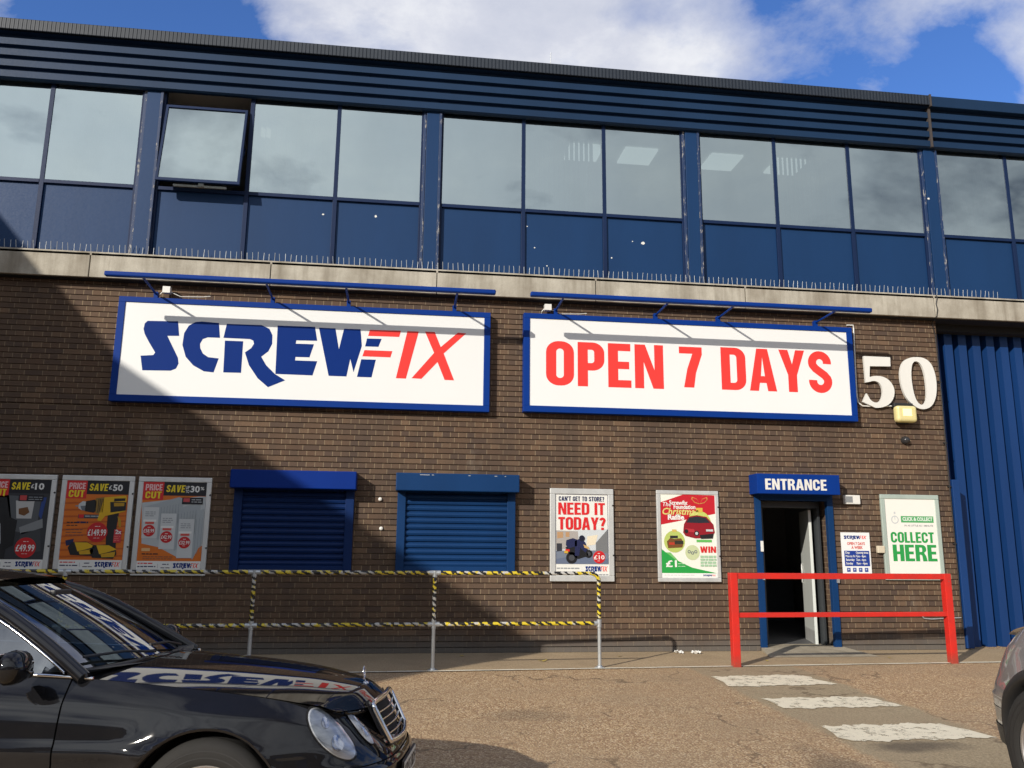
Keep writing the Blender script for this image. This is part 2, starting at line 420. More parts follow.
def glyphs():
    W = .56; t = T; h = t*.82; G = {}
    G['O'] = (W, [[rr(0,0,W,1,.25), rr(t,h,W-t,1-h,.074)]])
    G['D'] = (W, [[rr(0,0,W,1,.24,'1001'), rr(t,h,W-t,1-h,.07,'1001')]])
    G['P'] = (W-.02, [[[(0,0),(t,0),(t,.36)] + arc(W-.26,.60,.24,.24,-90,0) + arc(W-.26,.76,.24,.24,0,90) + [(0,1)], rr(t,.36+h,W-.02-t,1-h,.06,'1001')]])
    G['R'] = (W, [[[(0,0),(t,0),(t,.40),(.27,.40),(.33,.33),(W-t,0),(W+.02,0),(W-.04,.34),(W-.10,.44)] + arc(W-.24,.70,.23,.20,-60,0) + arc(W-.24,.77,.23,.23,0,90) + [(0,1)], rr(t,.40+h,W-.01-t,1-h,.055,'1001')]])
    G['E'] = (.47, [[[(0,0),(.47,0),(.47,h),(t,h),(t,.42),(.43,.42),(.43,.42+h),(t,.42+h),(t,1-h),(.46,1-h),(.46,1),(0,1)]]])
    G['F'] = (.45, [[[(0,0),(t,0),(t,.40),(.41,.40),(.41,.40+h),(t,.40+h),(t,1-h),(.45,1-h),(.45,1),(0,1)]]])
    G['L'] = (.44, [[[(0,0),(.44,0),(.44,h),(t,h),(t,1),(0,1)]]])
    G['T'] = (.50, [[[(.25-t/2,0),(.25+t/2,0),(.25+t/2,1-h),(.5,1-h),(.5,1),(0,1),(0,1-h),(.25-t/2,1-h)]]])
    G['H'] = (W, [[[(0,0),(t,0),(t,.42),(W-t,.42),(W-t,0),(W,0),(W,1),(W-t,1),(W-t,.42+h),(t,.42+h),(t,1),(0,1)]]])
    G['I'] = (t, [[[(0,0),(t,0),(t,1),(0,1)]]])
    G['N'] = (.59, [[[(0,0),(t*.9,0),(t*.9,.60),(.59-t*1.05,0),(.59,0),(.59,1),(.59-t*.9,1),(.59-t*.9,.42),(t*1.05,1),(0,1)]]])
    G['7'] = (.50, [[[(.09,0),(.31,0),(.36,.36),(.5,.82),(.5,1),(0,1),(0,1-h),(.29,1-h),(.17,.45)]]])
    G['A'] = (.62, [[[(0,0),(t,0),(.235,.19),(.385,.19),(.62-t,0),(.62,0),(.435,1),(.185,1)], [(.31,.80),(.265,.35),(.355,.35)]]])
    G['Y'] = (.60, [[[(.3-t/2,0),(.3+t/2,0),(.3+t/2,.40),(.60,1),(.39,1),(.30,.66),(.21,1),(0,1),(.3-t/2,.40)]]])
    G['V'] = (.58, [[[(.18,0),(.40,0),(.58,1),(.37,1),(.29,.33),(.21,1),(0,1)]]])
    G['W'] = (.84, [[[(.13,0),(.345,0),(.42,.52),(.495,0),(.71,0),(.84,1),(.645,1),(.59,.42),(.505,1),(.335,1),(.25,.42),(.195,1),(0,1)]]])
    sw = t*.93; cx = W/2-.01; rx = (W-.02-sw)/2; ry = rx*1.05
    p = arc(cx,1-sw/2-ry,rx,ry,-8,90,8) + arc(cx,1-sw/2-ry,rx,ry,90,200,10)[1:]
    q = arc(cx,sw/2+ry,rx,ry,20,-90,10) + arc(cx,sw/2+ry,rx,ry,-90,-188,8)[1:]
    G['S'] = (W-.02, [[stroke(p + [(cx-.10,.575),(cx+.10,.425)] + q, sw)]])
    G['C'] = (W-.01, [[stroke([(W-.01-sw/2,.63)] + arc(cx,1-sw/2-.17,rx,.17,0,180,14) + arc(cx,sw/2+.17,rx,.17,180,360,14) + [(W-.01-sw/2,.37)], sw)]])
    G['G'] = (W-.01, [[stroke([(W-.01-sw/2,.64)] + arc(W/2-.005,1-sw/2-.17,rx,.17,0,180,14) + arc(W/2-.005,sw/2+.17,rx,.17,180,360,14) + [(W-.01-sw/2,.55)], sw)], [[(.29,.40),(W-.01-sw,.40),(W-.01-sw,.55),(.29,.55)]]])
    G["'"] = (t*.8, [[[(0,.66),(t*.5,.66),(t*.8,1),(0,1)]]])
    G['U'] = (W, [[stroke([(t/2,1),(t/2,.6)] + arc(W/2,t/2+.18,W/2-t/2,.18,180,360,14) + [(W-t/2,.6),(W-t/2,1)], t)]])
    G['?'] = (.48, [[stroke(arc(.24,1-sw/2-.145,.145,.145,175,-30,12) + [(.26,.46),(.24,.40),(.24,.30)], sw)], [[(.24-t/2,0),(.24+t/2,0),(.24+t/2,.19),(.24-t/2,.19)]]])
    G['1'] = (.36, [[[(.15,0),(.36,0),(.36,1),(.2,1),(.0,.82),(.0,.68),(.15,.74)]]])
    G[' '] = (.26, [])
    return G
GL = glyphs()
def heavy(txt, gap=.075):                   # -> polys, width (cap height 1)
    x = 0; out = []
    for ch in txt:
        w, ps = GL[ch]
        for p in ps: out.append([[(a+x, b) for a, b in o] for o in p])
        x += w + gap
    return out, x-gap
TXT = {}
def btext(txt, bold=0.0):                   # built-in font -> triangles, width, height(cap)
    key = (txt, bold)
    if key in TXT: return TXT[key]
    cu = bpy.data.curves.new('t', 'FONT'); cu.body = txt; cu.size = 1; cu.offset = bold; cu.resolution_u = 2
    o = bpy.data.objects.new('t', cu); COL.objects.link(o); bpy.context.view_layer.update()
    me = bpy.data.meshes.new_from_object(o.evaluated_get(bpy.context.evaluated_depsgraph_get()))
    bpy.data.objects.remove(o); bpy.data.curves.remove(cu)
    polys = [[(me.vertices[k].co.x, me.vertices[k].co.y) for k in p.vertices] for p in me.polygons]
    bpy.data.meshes.remove(me)
    xs = [p[0] for q in polys for p in q]; x0, x1 = min(xs), max(xs)
    polys = [[(a-x0, b) for a, b in q] for q in polys]
    TXT[key] = (polys, x1-x0); return TXT[key]
class Print:                                # flat artwork on a vertical board, u,v from the top left corner
    def __init__(s, x0, x1, z0, z1, y, step=.0012):
        s.x0, s.x1, s.z0, s.z1, s.y, s.step = x0, x1, z0, z1, y, step; s.mb = MB(); s.mats = []
        s.W, s.H = x1-x0, z1-z0
    def mi(s, m):
        if m not in s.mats: s.mats.append(m)
        return s.mats.index(m)
    def P(s, u, v): return (s.x0+u*s.W, s.z1-v*s.H)
    def poly(s, pts, m, L=1, holes=()):
        s.mb.poly([[s.P(*p) for p in pts]] + [[s.P(*p) for p in h] for h in holes], s.y-L*s.step, s.mi(m)); return s
    def rect(s, u0, v0, u1, v1, m, L=1): return s.poly([(u0,v1),(u1,v1),(u1,v0),(u0,v0)], m, L)
    def ell(s, u, v, ru, m, L=1, rv=None, n=28):
        rv = ru*s.W/s.H if rv is None else rv
        return s.poly([(u+ru*math.cos(2*math.pi*k/n), v+rv*math.sin(2*math.pi*k/n)) for k in range(n)], m, L)
    def heavy(s, txt, u, v, hgt, m, L=2, width=None, slant=0, center=False, gap=.075):   # v = baseline, hgt as fraction of H
        ps, w = heavy(txt, gap); k = hgt*s.H; sx = k if width is None else width*s.W/w
        bx, bz = s.P(u, v)
        if center: bx -= w*sx/2
        for p in ps: s.mb.poly([[(bx+(a+slant*b)*sx, bz+b*k) for a, b in o] for o in p], s.y-L*s.step, s.mi(m))
        return s
    def text(s, txt, u, v, hgt, m, L=2, width=None, bold=.0, slant=0):
        ps, w = btext(txt, bold); k = hgt*s.H/.70; sx = k if width is None else width*s.W/w
        bx, bz = s.P(u, v); y = s.y-L*s.step; j = s.mi(m)
        for q in ps: s.mb.face([(bx+a*sx+slant*b*k, y, bz+b*k) for a, b in q], j)
        return s
    def logo(s, u0, v0, u1, v1, L=2, mono=None):
        for polys, c in LOGO:
            m = mono or (M['vinyl_blue'] if c == 'b' else M['vinyl_red'])
            s.poly([(u0+a*(u1-u0), v0+b*(v1-v0)) for a, b in polys], m, L)
        return s
# lettering of the shop sign, outlines read off the photo (zoomed by 4.6545)
def zpx(pts, ox, oy, k=4.6545): return [(ox+x/k, oy+y/k) for x, y in pts]
LET = [
 (zpx([(268,283),(410,285),(415,353),(360,353),(385,405),(409,455),(412,482),(400,505),(375,515),(243,513),(235,445),(295,442),(303,430),(276,385),(255,345),(249,320),(255,295)], 90, 260), 'b'),
 (zpx([(600,293),(605,362),(548,360),(525,368),(512,390),(513,410),(525,435),(550,452),(599,458),(575,523),(530,518),(480,490),(445,450),(430,395),(438,340),(460,305),(490,289),(520,286)], 90, 260), 'b'),
 (zpx([(628,375),(713,378),(703,525),(620,523)], 90, 260), 'b'),
 (zpx([(637,297),(800,303),(835,320),(849,350),(848,390),(830,425),(797,450),(820,490),(860,530),(908,560),(828,592),(780,550),(740,490),(721,430),(750,410),(763,390),(760,375),(745,368),(621,362)], 90, 260), 'b'),
 (zpx([(-104,305),(70,311),(80,376),(-17,374),(-20,389),(65,392),(44,453),(-21,451),(-23,467),(80,471),(58,537),(-115,530)], 300, 260), 'b'),
 (zpx([(88,315),(165,318),(181,415),(205,320),(282,322),(288,400),(249,522),(234,460),(216,542),(133,539)], 300, 260), 'b'),
 (zpx([(312,365),(380,367),(365,404),(303,402)], 300, 260), 'b'),
 (zpx([(285,462),(353,464),(333,546),(265,544)], 300, 260), 'b'),
 (zpx([(325,325),(470,329),(462,358),(317,353)], 300, 260), 'r'),
 (zpx([(300,419),(430,424),(421,453),(290,448)], 300, 260), 'r'),
 (zpx([(500,331),(553,333),(493,552),(446,550)], 300, 260), 'r'),
 (zpx([(582,333),(627,335),(655,405),(735,338),(774,341),(669,435),(717,560),(673,558),(640,475),(565,553),(519,550),(624,432)], 300, 260), 'r')]
LETW = [([wall_pt(u, v, -.125) for u, v in p], c) for p, c in LET]
_xs = [a for p, c in LETW for a, b in p]; _zs = [b for p, c in LETW for a, b in p]
_lx, _hx, _lz, _hz = min(_xs), max(_xs), min(_zs), max(_zs)
LOGO = [([((a-_lx)/(_hx-_lx), (_hz-b)/(_hz-_lz)) for a, b in p], c) for p, c in LETW]

# ================================================================== GROUND
SL = .021
def gz(y): return SL*(y+1.6) if y < -1.6 else 0.0
def sheet(x0, x1, y0, y1, dz, nx=1, ny=1):
    mb = MB()
    mb.grid([[(x0+(x1-x0)*a/nx, y0+(y1-y0)*b/ny, gz(y0+(y1-y0)*b/ny)+dz) for a in range(nx+1)] for b in range(ny+1)], 0, False); return mb
mb = MB()
ys = [400, 0, -1.6, -8, -16, -60, -400]
zf = lambda y: gz(y) if y > -16 else gz(-16)
mb.grid([[(-400, y, zf(y)-.002), (400, y, zf(y)-.002)] for y in ys[::-1]], 0, False)
struct('car_park_ground', mb, M['ground'])
mb = MB()     # pavement strip, its outer edge not quite parallel to the wall
ey = lambda x: -1.745+.043*x
mb.grid([[(x, ey(x), gz(ey(x))+.003) for x in (-12.1, -6, 0, 4, 8, 14)], [(x, .02, .003) for x in (-12.1, -6, 0, 4, 8, 14)]], 0, False)
struct('pavement', mb, M['pave'])
mb = MB()
xs = [-12.1+k*.25 for k in range(104)]
jit = [random.uniform(-.012, .012) for _ in xs]
mb.grid([[(x, ey(x)-.045+j, .006) for x, j in zip(xs, jit)], [(x, ey(x)+.03-j, .006) for x, j in zip(xs, jit[::-1])]], 0, False)
struct('painted_line', mb, M['thin_line'])
for (ax, bx, ay, by, sk) in ((3.74, 4.92, -2.95, -2.30, .06), (3.80, 4.99, -4.12, -3.62, .02), (3.78, 5.0, -5.42, -4.86, .02)):
    mb = MB(); n = 90; rows = []
    def rag(k, ph): return .022*math.sin(k*.17+ph)+.016*math.sin(k*.41+ph*2)+.010*math.sin(k*.9+ph*3)+random.uniform(-.006,.006)
    for r in range(5):
        q_ = r/4
        row = []
        for k in range(n+1):
            e_ = min(k, n-k)/n
            yy = ay+(by-ay)*q_+sk*k/n+(rag(k, ax*7+r*2) if r in (0,4) else 0)
            xx = ax+(bx-ax)*k/n + (.10*(1-q_)-.02*q_)*(k/n) + (random.uniform(-.05,.05) if k in (0,n) else 0)
            row.append((xx, yy, gz(yy)+.004))
        rows.append(row)
    mb.grid(rows, 0, False)
    struct('crossing_stripe', mb, M['stripe'])

# ================================================================== WAREHOUSE
WH = thing('warehouse_building', 'brown brick trade warehouse with blue upper storey, ribbed blue fascia and reflective strip windows', 'building', (-1.7, 0, 0))
XL, XR = -12.15, 8.72
holes = [(-2.33, -.72, 1.14, 2.45), (.02, 1.64, 1.14, 2.45), (5.47, 6.65, 0, 2.28)]
def courses(mb, x0, x1, z0, z1):
    RH = .0814; k = int(math.floor(z0/RH+1e-6)); J = .0068; R = .022
    prof = []
    while k*RH < z1-1e-6:
        a, b = k*RH, (k+1)*RH
        big = abs(a-3.45) < .04
        j0 = .020 if big else J; r0 = .03 if big else R
        prof += [(a-(.0 if not big else .0), r0), (a+j0, r0), (a+j0, 0), (b-J, 0), (b-J, R), (b, R)]; k += 1
    pr = []
    for z, r in prof:
        z = min(max(z, z0), z1)
        if pr and abs(pr[-1][0]-z) < 1e-7 and abs(pr[-1][1]-r) < 1e-7: continue
        pr.append((z, r))
    mb.grid([[(x0, r, z) for z, r in pr][::-1], [(x1, r, z) for z, r in pr][::-1]], 0, False)
mb = MB()
cuts = sorted({XL, XR} | {h[0] for h in holes} | {h[1] for h in holes})
for a, b in zip(cuts[:-1], cuts[1:]):
    hs = [h for h in holes if h[0] <= a+1e-6 and h[1] >= b-1e-6]
    z = 0
    for h in hs:
        if h[2] > z: courses(mb, a, b, z, h[2])
        z = h[3]
    courses(mb, a, b, z, 5.32)
obj('brick_wall', mb, M['brick'], WH)
# brick returns: door reveal and right hand end of the wall
mb = MB()
for x, y1 in ((5.47, .40), (6.65, .40), (XR, .42)):
    mb.face([(x,0,0),(x,y1,0),(x,y1,5.3 if x == XR else 2.28),(x,0,5.3 if x == XR else 2.28)])
mb.face([(5.47,0,2.28),(6.65,0,2.28),(6.65,.4,2.28),(5.47,.4,2.28)])
obj('brick_return', mb, M['brick_side'], WH)
# concrete band in lengths with thin joints
mb = MB(); xa = -12.1
for xb in (-9.6, -7.1, -4.6, -2.05, .42, 2.9, 5.35, 8.62, 11.2, 14.0):
    mb.box(xa+.006, -.17, 5.27, xb-.006, .2, 5.64); xa = xb
band = obj('concrete_band', mb, M['concrete'], WH, bevel=.008)
mb = MB(); mb.box(-12.1, -.12, 5.255, 14, .25, 5.64); obj('band_backing', mb, M['dark'], WH)
mb = MB(); mb.box(-12.1, -.17, 5.60, 14, .02, 5.655); obj('band_top', mb, M['concrete'], WH)
mb = MB(); x = -6.6
while x < 9.9:
    l = random.uniform(.125, .145); dx = random.uniform(-.012, .012); dy = random.uniform(-.03, .0)
    mb.tube([(x, -.10, 5.655), (x+dx, -.10+dy, 5.655+l)], .0048, 4, 0, False); x += .079
mb.box(-6.6, -.115, 5.655, 9.9, -.085, 5.661)
obj('bird_spikes', mb, M['galv'], WH)
mb = MB(); pts = [(8.66,-.175,5.66),(8.67,-.18,5.6),(8.64,-.18,5.5),(8.66,-.18,5.4),(8.63,-.18,5.28),(8.645,-.02,5.22),(8.69,-.016,5.0),(8.70,-.016,4.0),(8.69,-.016,2.9),(8.70,-.016,1.2),(8.69,-.016,.3)]
mb.tube(pts, .008, 6); 
for z in (4.2, 3.2, 2.5, 1.6): mb.box(8.66,-.022,z,8.72,-.002,z+.02)
obj('cable_run', mb, M['black_plastic'], WH)
# upper storey
PIL = [-8.27, -4.0, .27, 4.54, 8.81, 13.08]
ZP0, ZS, ZG0, ZG1 = 5.66, 6.76, 6.83, 8.46
for p in PIL:
    mb = MB(); mb.box(p-.075, -.085, ZP0, p+.125, .05, ZG1+.1, 0)
    obj('pilaster', mb, M['blue_panel'], WH, bevel=.004)
    mb = MB(); mb.box(p+.13-.005, -.095, ZP0, p+.165, .04, ZG1+.1); mb.box(p-.125, -.06, ZP0, p-.08, .04, ZG1+.1)
    obj('pilaster_trim', mb, M['flaky'], WH, bevel=.004)
for bi in range(5):
    a, b = PIL[bi]+.165, PIL[bi+1]-.125
    w = (b-a)/3
    for k in range(3):
        x0, x1 = a+k*w, a+(k+1)*w
        # panel under the window
        mb = MB(); mb.box(x0+.032, -.01, ZP0+.03, x1-.032, .03, ZS-.03)
        obj('spandrel_panel', mb, M['blue_panel'], WH, bevel=.003)
        mb = MB()
        for q in (x0, x1): mb.box(q-.032, -.045, ZP0, q+.032, .05, ZG1+.1)
        if k: mb.v = mb.v[8:]; mb.f = mb.f[:6]; mb.m = mb.m[6:]; mb.smooth = mb.smooth[6:]
        mb.box(x0+.032, -.05, ZS-.03, x1-.032, .05, ZS+.025); mb.box(x0+.032, -.045, ZP0, x1-.032, .04, ZP0+.03)
        mb.box(x0+.032, -.042, ZG1-.02, x1-.032, .05, ZG1+.05)
        fr = obj('window_frame', mb, M['blue_frame'], WH, bevel=.003)
        if bi == 1 and k == 0:
            # the opened, bottom-out projecting sash
            X0, X1 = x0+.06, x1-.06; g = MB(); zt, zb, yt, yb = 8.10, 6.77, -.05, -.27
            def q(x, t, d=0): return (x, yt+(yb-yt)*t-d, zt+(zb-zt)*t)
            sash = MB()
            for (u0, u1, t0, t1) in ((X0, X0+.035, 0, 1), (X1-.035, X1, 0, 1), (X0+.035, X1-.035, 0, .03), (X0+.035, X1-.035, .965, 1)):
                sash.grid([[q(u0,t0), q(u1,t0), q(u1,t1), q(u0,t1)], [q(u0,t0,.05), q(u1,t0,.05), q(u1,t1,.05), q(u0,t1,.05)]], 0, False, True)
                sash.face([q(u0,t1,.05), q(u1,t1,.05), q(u1,t0,.05), q(u0,t0,.05)]); sash.face([q(u0,t0), q(u1,t0), q(u1,t1), q(u0,t1)])
            for xx in (X0+.01, X1-.03):
                sash.tube([(xx+.01, 0, 7.5), q(xx+.01, .72)], .012, 6)
            so = obj('opened_sash', sash, M['blue_frame'], WH)
            g.face([q(X0+.03,.97,.03), q(X1-.03,.97,.03), q(X1-.03,.02,.03), q(X0+.03,.02,.03)])
            obj('pane', g, M['window_glass'], so)
            st = MB(); st.box(x0+.25, -.06, 6.795, x1-.3, -.03, 6.83); st.box(x0+.62, -.09, 6.80, x0+.70, -.05, 6.85)
            obj('window_stay', st, M['alu'], so)
        else:
            g = MB(); e_ = [random.uniform(-.007,.007) for _ in range(4)]; e_[3] = e_[0]+e_[2]-e_[1]
            g.face([(x0+.03, -.030+e_[0], ZS+.02), (x1-.03, -.030+e_[1], ZS+.02), (x1-.03, -.030+e_[2], ZG1), (x0+.03, -.030+e_[3], ZG1)])
            obj('pane', g, M['window_glass'], fr)
        if (bi, k) in ((0,2), (2,1), (3,1), (3,2), (4,0), (1,1)):
            bl = MB(); n = 14
            u0, u1 = (x0+.08, x1-.08) if (bi, k) != (3,2) else (x0+.75, x1-.05)
            for s_ in range(n):
                u = u0+(u1-u0)*s_/n; bl.face([(u,.30,6.9),(u+(u1-u0)/n*.8,.33,6.9),(u+(u1-u0)/n*.8,.33,8.25),(u,.30,8.25)])
            obj('vertical_blind', bl, M['blind'], WH)
# office behind the strip windows
mb = MB()
mb.face([(-12.1,4.2,5.6),(14,4.2,5.6),(14,4.2,8.5),(-12.1,4.2,8.5)]); 
for x in (-6.0, 1.9, 9.2): mb.box(x,.5,5.66,x+.1,4.2,8.42)
obj('office_partition', mb, M['plaster'], WH)
mb = MB(); mb.face([(-12.1,.06,8.54),(14,.06,8.54),(14,4.2,8.54),(-12.1,4.2,8.54)]); obj('office_ceiling', mb, M['ceiling'], WH)
tube_m = NT('lit_ceiling_panel'); tube_m.set(color=(.8,.8,.78,1)); tube_m.bsdf.inputs['Emission Color'].default_value = (.95,1,.97,1); tube_m.bsdf.inputs['Emission Strength'].default_value = .7
for cx_ in (2.75, 3.75, 5.35, 6.6):
    mb = MB(); mb.box(cx_, 1.0, 8.50, cx_+.6, 1.6, 8.53); obj('ceiling_light', mb, tube_m.m, WH)
mb = MB(); mb.face([(-12.1,.06,5.65),(14,.06,5.65),(14,4.2,5.65),(-12.1,4.2,5.65)]); obj('office_floor', mb, M['carpet'], WH)
# ribbed fascia, overhanging
prof = [(.05, 8.50), (-.07, 8.50), (-.075, 8.315), (-.13, 8.315)]
for k in range(4):
    z = 8.335+k*.178
    prof += [(-.16, z), (-.16, z+.105), (-.095, z+.118), (-.095, z+.165)]
prof += [(-.10, 9.05), (-.22, 9.05)]
mb = MB(); mb.grid([[(x, y, z) for y, z in prof][::-1] for x in (-12.1, -6, 0, 5, 8.84)], 0, False)
mb.grid([[(x, y, z) for y, z in prof][::-1] for x in (8.86, 14)], 0, False)
obj('ribbed_fascia', mb, M['fascia'], WH)
mb = MB(); mb.box(-12.1, -.24, 9.072, 8.84, .4, 9.255); obj('gutter_capping', mb, M['cap'], WH, bevel=.01)
mb = MB(); mb.box(8.86, -.23, 9.052, 14, .4, 9.25); obj('plain_capping', mb, M['fascia'], WH, bevel=.01)
mb = MB(); mb.box(8.83, -.18, 8.32, 8.87, -.09, 9.05); mb.box(8.835,-.25,9.05,8.865,-.1,9.27); obj('fascia_joint', mb, simple('rusty_joint', (.055,.045,.042), .8), WH)
mb = MB(); mb.box(-12.1, .4, 8.55, 14, 22, 9.1); obj('roof', mb, M['concrete'], WH)
mb = MB(); mb.tube([(2.25,.3,9.1),(2.27,.3,9.8)], .007, 5); obj('roof_rod', mb, M['galv'], WH)
mb = MB(); mb.tube([(3.75,.35,9.1),(3.98,.4,9.67)], .007, 5); obj('roof_rod', mb, M['galv'], WH)
mb = MB(); mb.box(-12.1, 21.9, 0, 14, 22, 8.5); mb.box(13.9, .45, 0, 14, 22, 8.5); mb.box(-12.1,4.25,5.5,14,4.4,8.5); mb.box(-12.1,.06,5.45,14,4.3,5.6)
obj('rear_wall', mb, M['plaster'], WH)
# white speckles (bird droppings, chips) on the blue panels
for (x, z, r) in ((3.72,6.33,.028), (-1.35,6.5,.016), (-.55,6.52,.02), (1.95,6.15,.012), (3.55,6.35,.01), (2.15,5.86,.012), (1.83,6.5,.01), (-1.2,6.2,.01), (3.2,6.05,.012), (8.75,7.4,.02)):
    yy = -.0125 if x < 8 else -.088
    mb = MB(); mb.poly([[(x+r*random.uniform(.6,1.3)*math.cos(a*.7), z+r*random.uniform(.6,1.3)*math.sin(a*.7)) for a in range(9)]], yy); obj('paint_chip', mb, M['white_paint'], WH)

# roller shutters over the two ground floor windows
def shutter(x0, x1, m, mbx, lab):
    c = MB(); n = 13; z0, z1 = 1.20, 2.35; h = (z1-z0)/n
    pr = []
    for k in range(n):
        z = z0+k*h; pr += [(.035, z), (.012, z+.012), (.002, z+h*.45), (.012, z+h-.022), (.035, z+h-.012)]
    c.grid([[(x0+.12, y-.05, z) for y, z in pr][::-1], [(x1-.12, y-.05, z) for y, z in pr][::-1]], 0, False)
    r = obj('roller_shutter', c, m, WH); r['label'] = lab
    b = MB(); b.box(x0-.03, -.285, 2.275, x1+.03, .0, 2.53); obj('shutter_housing', b, mbx, r, bevel=.012)
    b = MB(); b.box(x0+.12, -.06, 1.145, x1-.12, .0, 1.21); obj('bottom_rail', b, m, r, bevel=.004)
    for xx in (x0, x1-.12):
        b = MB(); b.box(xx, -.075, 1.14, xx+.12, .0, 2.275); obj('guide_rail', b, m, r, bevel=.006)
    return r
shutter(-2.36, -.68, M['shutter'], painted('bright_blue_housing', (.0015,.024,.19,1), .5, .15, 2, .12), 'royal blue shutter, its paint darkened for shade, the one nearer the price posters')
shutter(-.06, 1.67, M['shutter_old'], M['shutter_old'], 'faded blue shutter with chipped paint along its housing')
for x, w, yy in ((.25,.14,0), (.42,.03,.0), (.95,.03,.0), (1.33,.04,.0), (1.48,.02,.0)):
    mb = MB(); mb.box(x, -.289, 2.50+yy, x+w, -.2855, 2.507+yy); obj('paint_scratch', mb, M['alu'], WH)

# entrance doorway
b = MB(); b.box(5.40, -.03, 0, 5.50, .05, 2.33); b.box(6.58, -.03, 0, 6.68, .05, 2.33); b.box(5.50,-.03,2.24,6.58,.05,2.33)
obj('door_surround', b, M['shutter_old'], WH, bevel=.005)
b = MB(); b.box(5.50,.10,0,5.545,.2,2.24); b.box(5.60,.28,0,5.66,.36,2.24); b.box(6.54,.22,0,6.58,.36,2.24); b.box(5.545,.2,2.14,6.54,.3,2.24)
obj('door_frame', b, M['dark_frame'], WH, bevel=.004)
b = MB(); LQ = lambda t, d: (6.455+.27*t+d*.95, .36+.86*t-d*.3)
for (t0,t1,z0,z1,d0,d1) in ((0,1,.05,2.12,0,.045),): b.grid([[(*LQ(t0,d0),z0),(*LQ(t1,d0),z0),(*LQ(t1,d1),z0),(*LQ(t0,d1),z0)],[(*LQ(t0,d0),z1),(*LQ(t1,d0),z1),(*LQ(t1,d1),z1),(*LQ(t0,d1),z1)]],0,False,True)
dl = obj('door_leaf', b, M['grey_door'], WH, bevel=.004)
b = MB(); b.tube([(6.69,1.12,.95),(6.665,1.10,.97),(6.665,1.10,1.25),(6.69,1.12,1.27)], .012, 6); obj('pull_handle', b, M['alu'], dl)
b = MB(); b.grid([[(*LQ(.03,-.003),z),(*LQ(.97,-.003),z)] for z in (.06,.25)],0,False); obj('kick_plate', b, M['alu'], dl)
b = MB(); b.box(5.46,-.055,1.46,5.50,-.03,1.62); obj('push_pad', b, M['white_paint'], WH, bevel=.004)
b = MB(); b.box(5.47,-.055,1.04,5.5,-.03,1.1); obj('door_lock', b, M['galv'], WH)
b = MB(); b.box(6.66,-.05,1.0,6.70,-.03,1.06); obj('door_lock', b, M['galv'], WH)
b = MB(); b.box(5.40,-.02,.004,6.72,.42,.055); b.face([(5.2,-.75,.006),(6.85,-.75,.006),(6.72,-.02,.055),(5.40,-.02,.055)])
b.face([(5.2,-.75,.006),(5.40,-.02,.055),(5.40,-.02,.004)]); b.face([(6.85,-.75,.006),(6.72,-.02,.004),(6.72,-.02,.055)])
obj('door_ramp', b, concrete_mat('pale_concrete_ramp', (.30,.26,.195), (.42,.37,.28)), WH)
# shop interior seen through the door
b = MB()
b.face([(4.2,6.5,0),(9,6.5,0),(9,6.5,3),(4.2,6.5,3)]); b.face([(4.2,.42,0),(4.2,6.5,0),(4.2,6.5,3),(4.2,.42,3)]); b.face([(9,.42,0),(9,6.5,0),(9,6.5,3),(9,.42,3)])
b.face([(4.2,.42,2.9),(9,.42,2.9),(9,6.5,2.9),(4.2,6.5,2.9)])
b.face([(4.2,.41,0),(5.47,.41,0),(5.47,.41,2.9),(4.2,.41,2.9)]); b.face([(6.65,.41,0),(9,.41,0),(9,.41,2.9),(6.65,.41,2.9)]); b.face([(5.47,.41,2.27),(6.65,.41,2.27),(6.65,.41,2.9),(5.47,.41,2.9)])
obj('lobby_wall', b, simple('dim_lobby_wall', (.42,.42,.41), .9), WH)
b = MB(); b.face([(4.2,.3,.05),(9,.3,.05),(9,6.5,.05),(4.2,6.5,.05)]); obj('lobby_floor', b, M['carpet'], WH)
b = MB(); b.box(5.2,4.6,.05,8.2,5.1,1.05); b.box(5.15,4.55,1.05,8.25,5.15,1.09)
tag(obj('service_counter', b, simple('counter_grey', (.10,.11,.13), .5), origin=(6.7,4.8,.05), bevel=.01), 'dark service counter deep inside the entrance doorway', 'counter')
rk = thing('display_rack', 'dark display rack of leaflets standing just inside the doorway', 'rack', (6.0, 2.6, .05))
b = MB(); b.box(5.75,2.6,.05,6.25,2.66,1.7); obj('rack_back', b, M['dark_frame'], rk)
for z in (.5, .85, 1.2, 1.5):
    b = MB(); b.box(5.75,2.48,z,6.25,2.6,z+.02); b.box(5.78,2.50,z+.02,6.0,2.53,z+.17); b.box(6.02,2.50,z+.02,6.22,2.53,z+.14)
    obj('shelf', b, simple('leaflet_grey', (.14,.14,.15), .6), rk)

# loading door at the right
b = MB(); pr = []; x = 8.74
while x < 13.6:
    pr += [(x,.48),(x+.085,.48),(x+.10,.35),(x+.245,.35),(x+.26,.48)]; x += .26
b.grid([[(px, py, z) for px, py in pr] for z in (0.0, 5.3)], 0, False)
ld = obj('loading_door', b, M['roller'], WH)
b = MB(); b.box(8.735,-.03,.02,8.86,.30,2.62); obj('corner_guard', b, M['roller'], ld, bevel=.008)
b = MB(); b.box(8.72,.16,5.14,14,.36,5.27); obj('door_head', b, M['dark'], ld)
b = MB(); b.box(13.6,0,0,14,.5,5.3); obj('side_pier', b, M['brick'], WH)

